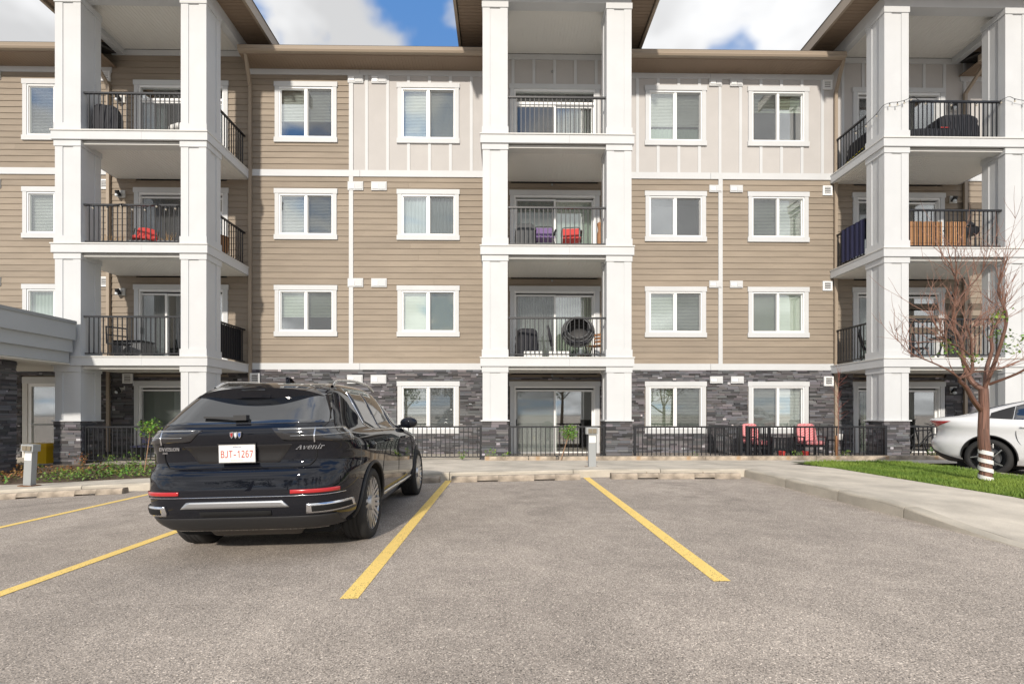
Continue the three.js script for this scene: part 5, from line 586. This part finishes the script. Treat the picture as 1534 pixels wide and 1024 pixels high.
// ---------------------------------------------------------------- trees and plants
const bark = phy(lin(0.29, 0.145, 0.10), 0.5, { map: T.bark, bumpMap: T.bark, bumpScale: 0.004 });
function taper(pts, r0, r1, n = 8, seg = 10) { const c = new THREE.CatmullRomCurve3(pts.map((p) => new THREE.Vector3(...p))), g = new THREE.TubeGeometry(c, seg, 1, n, false), p = g.attributes.position, q = new THREE.Vector3(); for (let i = 0; i <= seg; i++) { c.getPointAt(i / seg, q); const r = lerp(r0, r1, i / seg); for (let k = 0; k <= n; k++) { const j = i * (n + 1) + k; p.setXYZ(j, q.x + (p.getX(j) - q.x) * r, q.y + (p.getY(j) - q.y) * r, q.z + (p.getZ(j) - q.z) * r); } } return { g, c }; }
{ // the bare ornamental tree on the lawn: limbs measured from the photograph, twigs grown from them
  const t = thing('bare_tree', 'nearly leafless tree with reddish bark and white spiral wrap on the grass', 'tree', [7.62, 0.16, -7.8]);
  const P = (zx, zy, dz = 0) => [((1200 + zx / 3.102) - 1487) / 96.2, 1.075 - ((430 + zy / 3.102) - 621) / 96.2, dz];
  const trunk = taper([[0, -0.1, 0], [0, 0.35, 0], P(880, 700, 0), P(882, 560, 0), P(880, 470, 0)], 0.086, 0.062, 14, 14); mesh('trunk', trunk.g, bark, t);
  const limbs = [[[P(868, 570), P(800, 520, 0.1), P(740, 465, 0.2), P(695, 428, 0.25), P(735, 405, 0.3), P(745, 330, 0.28), P(735, 250, 0.3), P(700, 190, 0.35)], 0.055, 0.016], [[P(735, 400, 0.3), P(690, 330, 0.3), P(640, 250, 0.25), P(590, 170, 0.2), P(555, 60, 0.2)], 0.022, 0.006], [[P(700, 430, 0.25), P(640, 395, 0.3), P(600, 360, 0.2), P(560, 330, 0.1), P(500, 300, 0.1), P(465, 235, 0)], 0.022, 0.006], [[P(880, 480), P(850, 430, -0.1), P(825, 330, -0.15), P(815, 240, -0.15), P(790, 160, -0.2), P(768, 60, -0.1), P(760, -40, 0)], 0.058, 0.016],
    [[P(884, 470), P(892, 380, 0.1), P(905, 260, 0.2), P(915, 140, 0.25), P(890, 20, 0.2), P(905, -120, 0.3)], 0.045, 0.012], [[P(888, 475), P(925, 370, -0.1), P(950, 280, -0.1), P(975, 200, -0.2), P(1030, 110, -0.2), P(1080, 0, -0.3)], 0.05, 0.014], [[P(905, 450), P(960, 400, 0.3), P(1020, 345, 0.4), P(1100, 290, 0.6), P(1180, 220, 0.6)], 0.03, 0.009], [[P(735, 400, 0.3), P(800, 395, 0.4), P(870, 378, 0.4), P(930, 360, 0.5)], 0.014, 0.004],
    [[P(815, 240, -0.15), P(870, 200, -0.3), P(940, 160, -0.4), P(1030, 130, -0.5)], 0.022, 0.006], [[P(770, 70, -0.1), P(830, -10, -0.1), P(880, -60, -0.1), P(910, -160, 0)], 0.02, 0.006], [[P(745, 330, 0.28), P(690, 290, 0.3), P(640, 270, 0.3), P(560, 250, 0.4)], 0.018, 0.005], [[P(760, -20), P(700, -80, 0.1), P(640, -100, 0.2)], 0.014, 0.004], [[P(765, 30, -0.1), P(720, -60, 0.1), P(690, -170, 0.2)], 0.013, 0.004]];
  const tips = [], twigs = []; let count = 0;
  function twig(p, d, L, r, lvl) { const q = [p]; let v = d.clone(); for (let k = 0; k < 3; k++) { v.add(new THREE.Vector3(rr(-0.3, 0.3), rr(-0.12, 0.34), rr(-0.3, 0.3))).normalize(); q.push(q[k].clone().addScaledVector(v, L / 3)); } twigs.push(taper(q.map((a) => a.toArray()), r, r * 0.4, 5, 5).g); tips.push(q[3]); if (lvl) for (let k = 0; k < 3; k++) if (rnd() < 0.85) twig(q[1 + Math.floor(rnd() * 3)], v.clone().add(new THREE.Vector3(rr(-1, 1), rr(-0.3, 0.8), rr(-1, 1))).normalize(), L * rr(0.45, 0.75), r * 0.6, lvl - 1); }
  for (const [pts, r0, r1] of limbs) { const l = taper(pts, r0 * 0.74, r1 * 0.6, 9, pts.length * 4); mesh('limb', l.g, bark, t); const n = Math.round(l.c.getLength() * 10); for (let k = 0; k < n; k++) { const u = rr(0.35, 1), p = l.c.getPointAt(u), d = l.c.getTangentAt(u); twig(p, d.add(new THREE.Vector3(rr(-0.9, 0.9), rr(-0.2, 0.9), rr(-0.9, 0.9))).normalize(), rr(0.25, 0.7), lerp(0.0075, 0.0048, u), 1); } }
  const tw = mesh('twigs', twigs, phy(lin(0.26, 0.14, 0.10), 0.6), t); tw.userData.kind = 'stuff';
  const spots = [P(860, 155, 0.3), P(990, 215, -0.1), P(960, 280, 0.1), P(735, 340, 0.35), P(640, 295, 0.3), P(1010, 250, 0.2)];
  const lv = leafCloud('leaves', 260, (k) => { const s = spots[k % 6], r = 0.05 + 0.09 * rnd(); return { p: [s[0] + rr(-r, r) * 1.4, s[1] + rr(-r, r), s[2] + rr(-r, r)], s: rr(0.7, 1.3), col: [rr(0.1, 0.2), rr(0.2, 0.33), 0.035] }; }, 0.035, 0.055, t); lv.userData.kind = 'stuff';
  const wrap = []; { const n = 120, turns = 4.2, pos = [], ix = []; for (let i = 0; i <= n; i++) { const a = i / n * turns * 6.283, y = lerp(0.0, 0.56, i / n); for (const dy of [0, 0.065]) { const r = lerp(0.0905, 0.086, y / 0.6) + 0.004; pos.push(r * Math.cos(a), y + dy, r * Math.sin(a)); } if (i < n) ix.push(2 * i, 2 * i + 1, 2 * i + 2, 2 * i + 1, 2 * i + 3, 2 * i + 2); } const g = new THREE.BufferGeometry(); g.setAttribute('position', new THREE.Float32BufferAttribute(pos, 3)); g.setAttribute('uv', new THREE.Float32BufferAttribute(new Float32Array(pos.length / 3 * 2), 2)); g.setIndex(ix); g.computeVertexNormals(); wrap.push(g); }
  mesh('trunk_wrap', wrap, std(lin(0.75, 0.74, 0.70), 0.8, { side: THREE.DoubleSide, bumpMap: T.concreteB, bumpScale: 0.004 }), t);
}
function sapling(pos, h, rad, N, label, lean = 0, cols = [[0.09, 0.19], [0.2, 0.34]]) { const t = thing('sapling', label, 'tree', pos); mesh('trunk', taper([[0, -0.02, 0], [lean * 0.4, h * 0.4, 0], [lean, h, 0.02]], 0.014, 0.007, 7, 8).g, std(lin(0.33, 0.2, 0.12), 0.8), t); const tw = []; for (let k = 0; k < 14; k++) { const u = rr(0.7, 1); tw.push(rod([lean * u, h * u, 0], [lean * u + rr(-rad, rad), h * u + rr(0, rad), rr(-rad, rad)], 0.004, 5, 0.002)); } mesh('branches', tw, std(lin(0.2, 0.12, 0.07), 0.8), t); const lv = leafCloud('leaves', N, () => { const a = rr(0, 6.28), b = Math.acos(rr(-1, 1)), r = rad * Math.cbrt(rnd()) * (0.75 + 0.5 * vnoise(a * 2, b * 3, 0, 3)); return { p: [lean + r * Math.sin(b) * Math.cos(a), h + 0.05 + r * Math.cos(b) * 0.85, r * Math.sin(b) * Math.sin(a)], s: rr(0.7, 1.4), col: [rr(...cols[0]), rr(...cols[1]), rr(0.02, 0.05)] }; }, 0.032, 0.06, t); lv.userData.kind = 'stuff'; return t; }
sapling([-8.75, -0.18, -12.3], 1.02, 0.26, 420, 'small leafy sapling with a pale stem in the planting bed', 0.16); sapling([1.45, 0.1, -12.75], 0.62, 0.22, 380, 'small bright green sapling in front of the middle patio door', 0.2);
{ const t = thing('red_sapling', 'thin leafless reddish sapling by the red cushioned armchair', 'tree', [8.88, 0.06, -13.2]); const st = taper([[0, 0, 0], [0.03, 0.9, 0], [0.02, 1.7, 0], [0.05, 2.25, 0]], 0.016, 0.005, 7, 12); mesh('trunk', st.g, std(lin(0.2, 0.1, 0.07), 0.8), t); const tw = []; for (let k = 0; k < 34; k++) { const p = st.c.getPointAt(rr(0.45, 1)); tw.push(rod(p.toArray(), [p.x + rr(-0.22, 0.22), p.y + rr(0.08, 0.32), p.z + rr(-0.2, 0.2)], 0.0045, 5, 0.0015)); } mesh('branches', tw, std(lin(0.24, 0.08, 0.06), 0.8), t); mesh('stake', bar([-0.05, 0, 0.03], [-0.05, 0.62, 0.03], 0.035), C.wood, t); }
function weed(x, y, z, r, N, label, red) { const t = thing('weed_plant', label, 'plant', [x, y, z]); const st = []; for (let k = 0; k < 8; k++) st.push(rod([rr(-0.02, 0.02), 0, rr(-0.02, 0.02)], [rr(-r, r) * 0.8, rr(0.6, 1.5) * r, rr(-r, r) * 0.6], 0.004, 5, 0.002)); mesh('stems', st, std(lin(0.12, 0.16, 0.05), 0.8), t); const l = leafCloud('leaves', N, () => { const h = rnd(); return { p: [rr(-r, r) * (0.4 + 0.6 * h), h * 1.5 * r, rr(-r, r) * 0.6], s: rr(0.6, 1.3), col: red ? [rr(0.2, 0.3), rr(0.08, 0.13), 0.04] : [rr(0.1, 0.22), rr(0.2, 0.32), rr(0.03, 0.06)] }; }, 0.03, 0.055, t); l.userData.kind = 'stuff'; }
weed(-0.35, 0.06, -13.05, 0.2, 110, 'leafy weed at the foot of the middle tower column'); weed(0.05, 0.06, -12.95, 0.13, 60, 'small leafy weed beside the concrete edging'); weed(-1.1, 0.06, -13.2, 0.14, 50, 'small weed at the foot of the fence behind the black car'); weed(12.6, 0.1, -13.0, 0.36, 260, 'bushy green plant at the fence behind the white car'); weed(11.4, 0.05, -13.1, 0.2, 90, 'leafy weed at the foot of the column behind the tree'); weed(7.75, 0.06, -13.1, 0.14, 60, 'small weed below the fence of the red cushioned chairs'); weed(8.98, 0.06, -13.05, 0.15, 70, 'small leafy weed at the foot of the thin red sapling'); weed(5.05, 0.05, -13.1, 0.12, 40, 'small yellowish weed by the fence beside the middle tower'); weed(-11.0, -0.1, -13.2, 0.22, 120, 'reddish leafy plant at the foot of the stone column by the bin', true); weed(-10.3, -0.1, -13.2, 0.2, 90, 'green leafy plant in front of the patio fence by the bin'); weed(-9.6, -0.1, -13.1, 0.25, 120, 'taller green plant in front of the patio fence');

// trees across the lot behind the camera: the dark green that the ground-floor glass mirrors
[[-17, 25, 8.5], [-11.5, 27, 7.6], [-6, 24.5, 9], [0.5, 27, 8], [6.5, 25, 9.4], [13, 26.5, 8], [19, 25, 9]].forEach(([x, z, h]) => {
  const t = thing('street_tree', 'leafy green tree across the lot, mirrored in the ground-floor glass', 'tree', [x, lotY(x), z], 0, 'leafy trees across the lot'); mesh('trunk', taper([[0, -0.1, 0], [0.1, h * 0.3, 0], [0, h * 0.75, 0.1]], 0.2, 0.06, 9, 8).g, std(lin(0.12, 0.09, 0.06), 0.9), t);
  for (let k = 0; k < 5; k++) mesh('limb', taper([[0.05, h * (0.3 + k * 0.07), 0], [Math.cos(k * 2.4) * h * 0.14, h * (0.45 + k * 0.06), Math.sin(k * 2.4) * h * 0.14], [Math.cos(k * 2.4) * h * 0.25, h * (0.6 + k * 0.06), Math.sin(k * 2.4) * h * 0.25]], 0.08, 0.02, 6, 6).g, std(lin(0.12, 0.09, 0.06), 0.9), t);
  const cl = Array.from({ length: 22 }, () => { const a = rr(0, 6.28), r = Math.sqrt(rnd()) * h * 0.27; return [Math.cos(a) * r, h * rr(0.4, 0.95) - r * 0.25, Math.sin(a) * r, rr(0.5, 1.05)]; });
  const lv = leafCloud('leaves', 2600, (k) => { const q = cl[k % 22], a = rr(0, 6.28), b = Math.acos(rr(-1, 1)), r = q[3] * Math.cbrt(rnd()); return { p: [q[0] + r * Math.sin(b) * Math.cos(a), q[1] + r * Math.cos(b), q[2] + r * Math.sin(b) * Math.sin(a)], s: rr(0.7, 1.3), col: [rr(0.04, 0.09), rr(0.08, 0.15), rr(0.015, 0.03)] }; }, 0.16, 0.26, t); lv.userData.kind = 'stuff'; });
renderer.render(scene, camera);
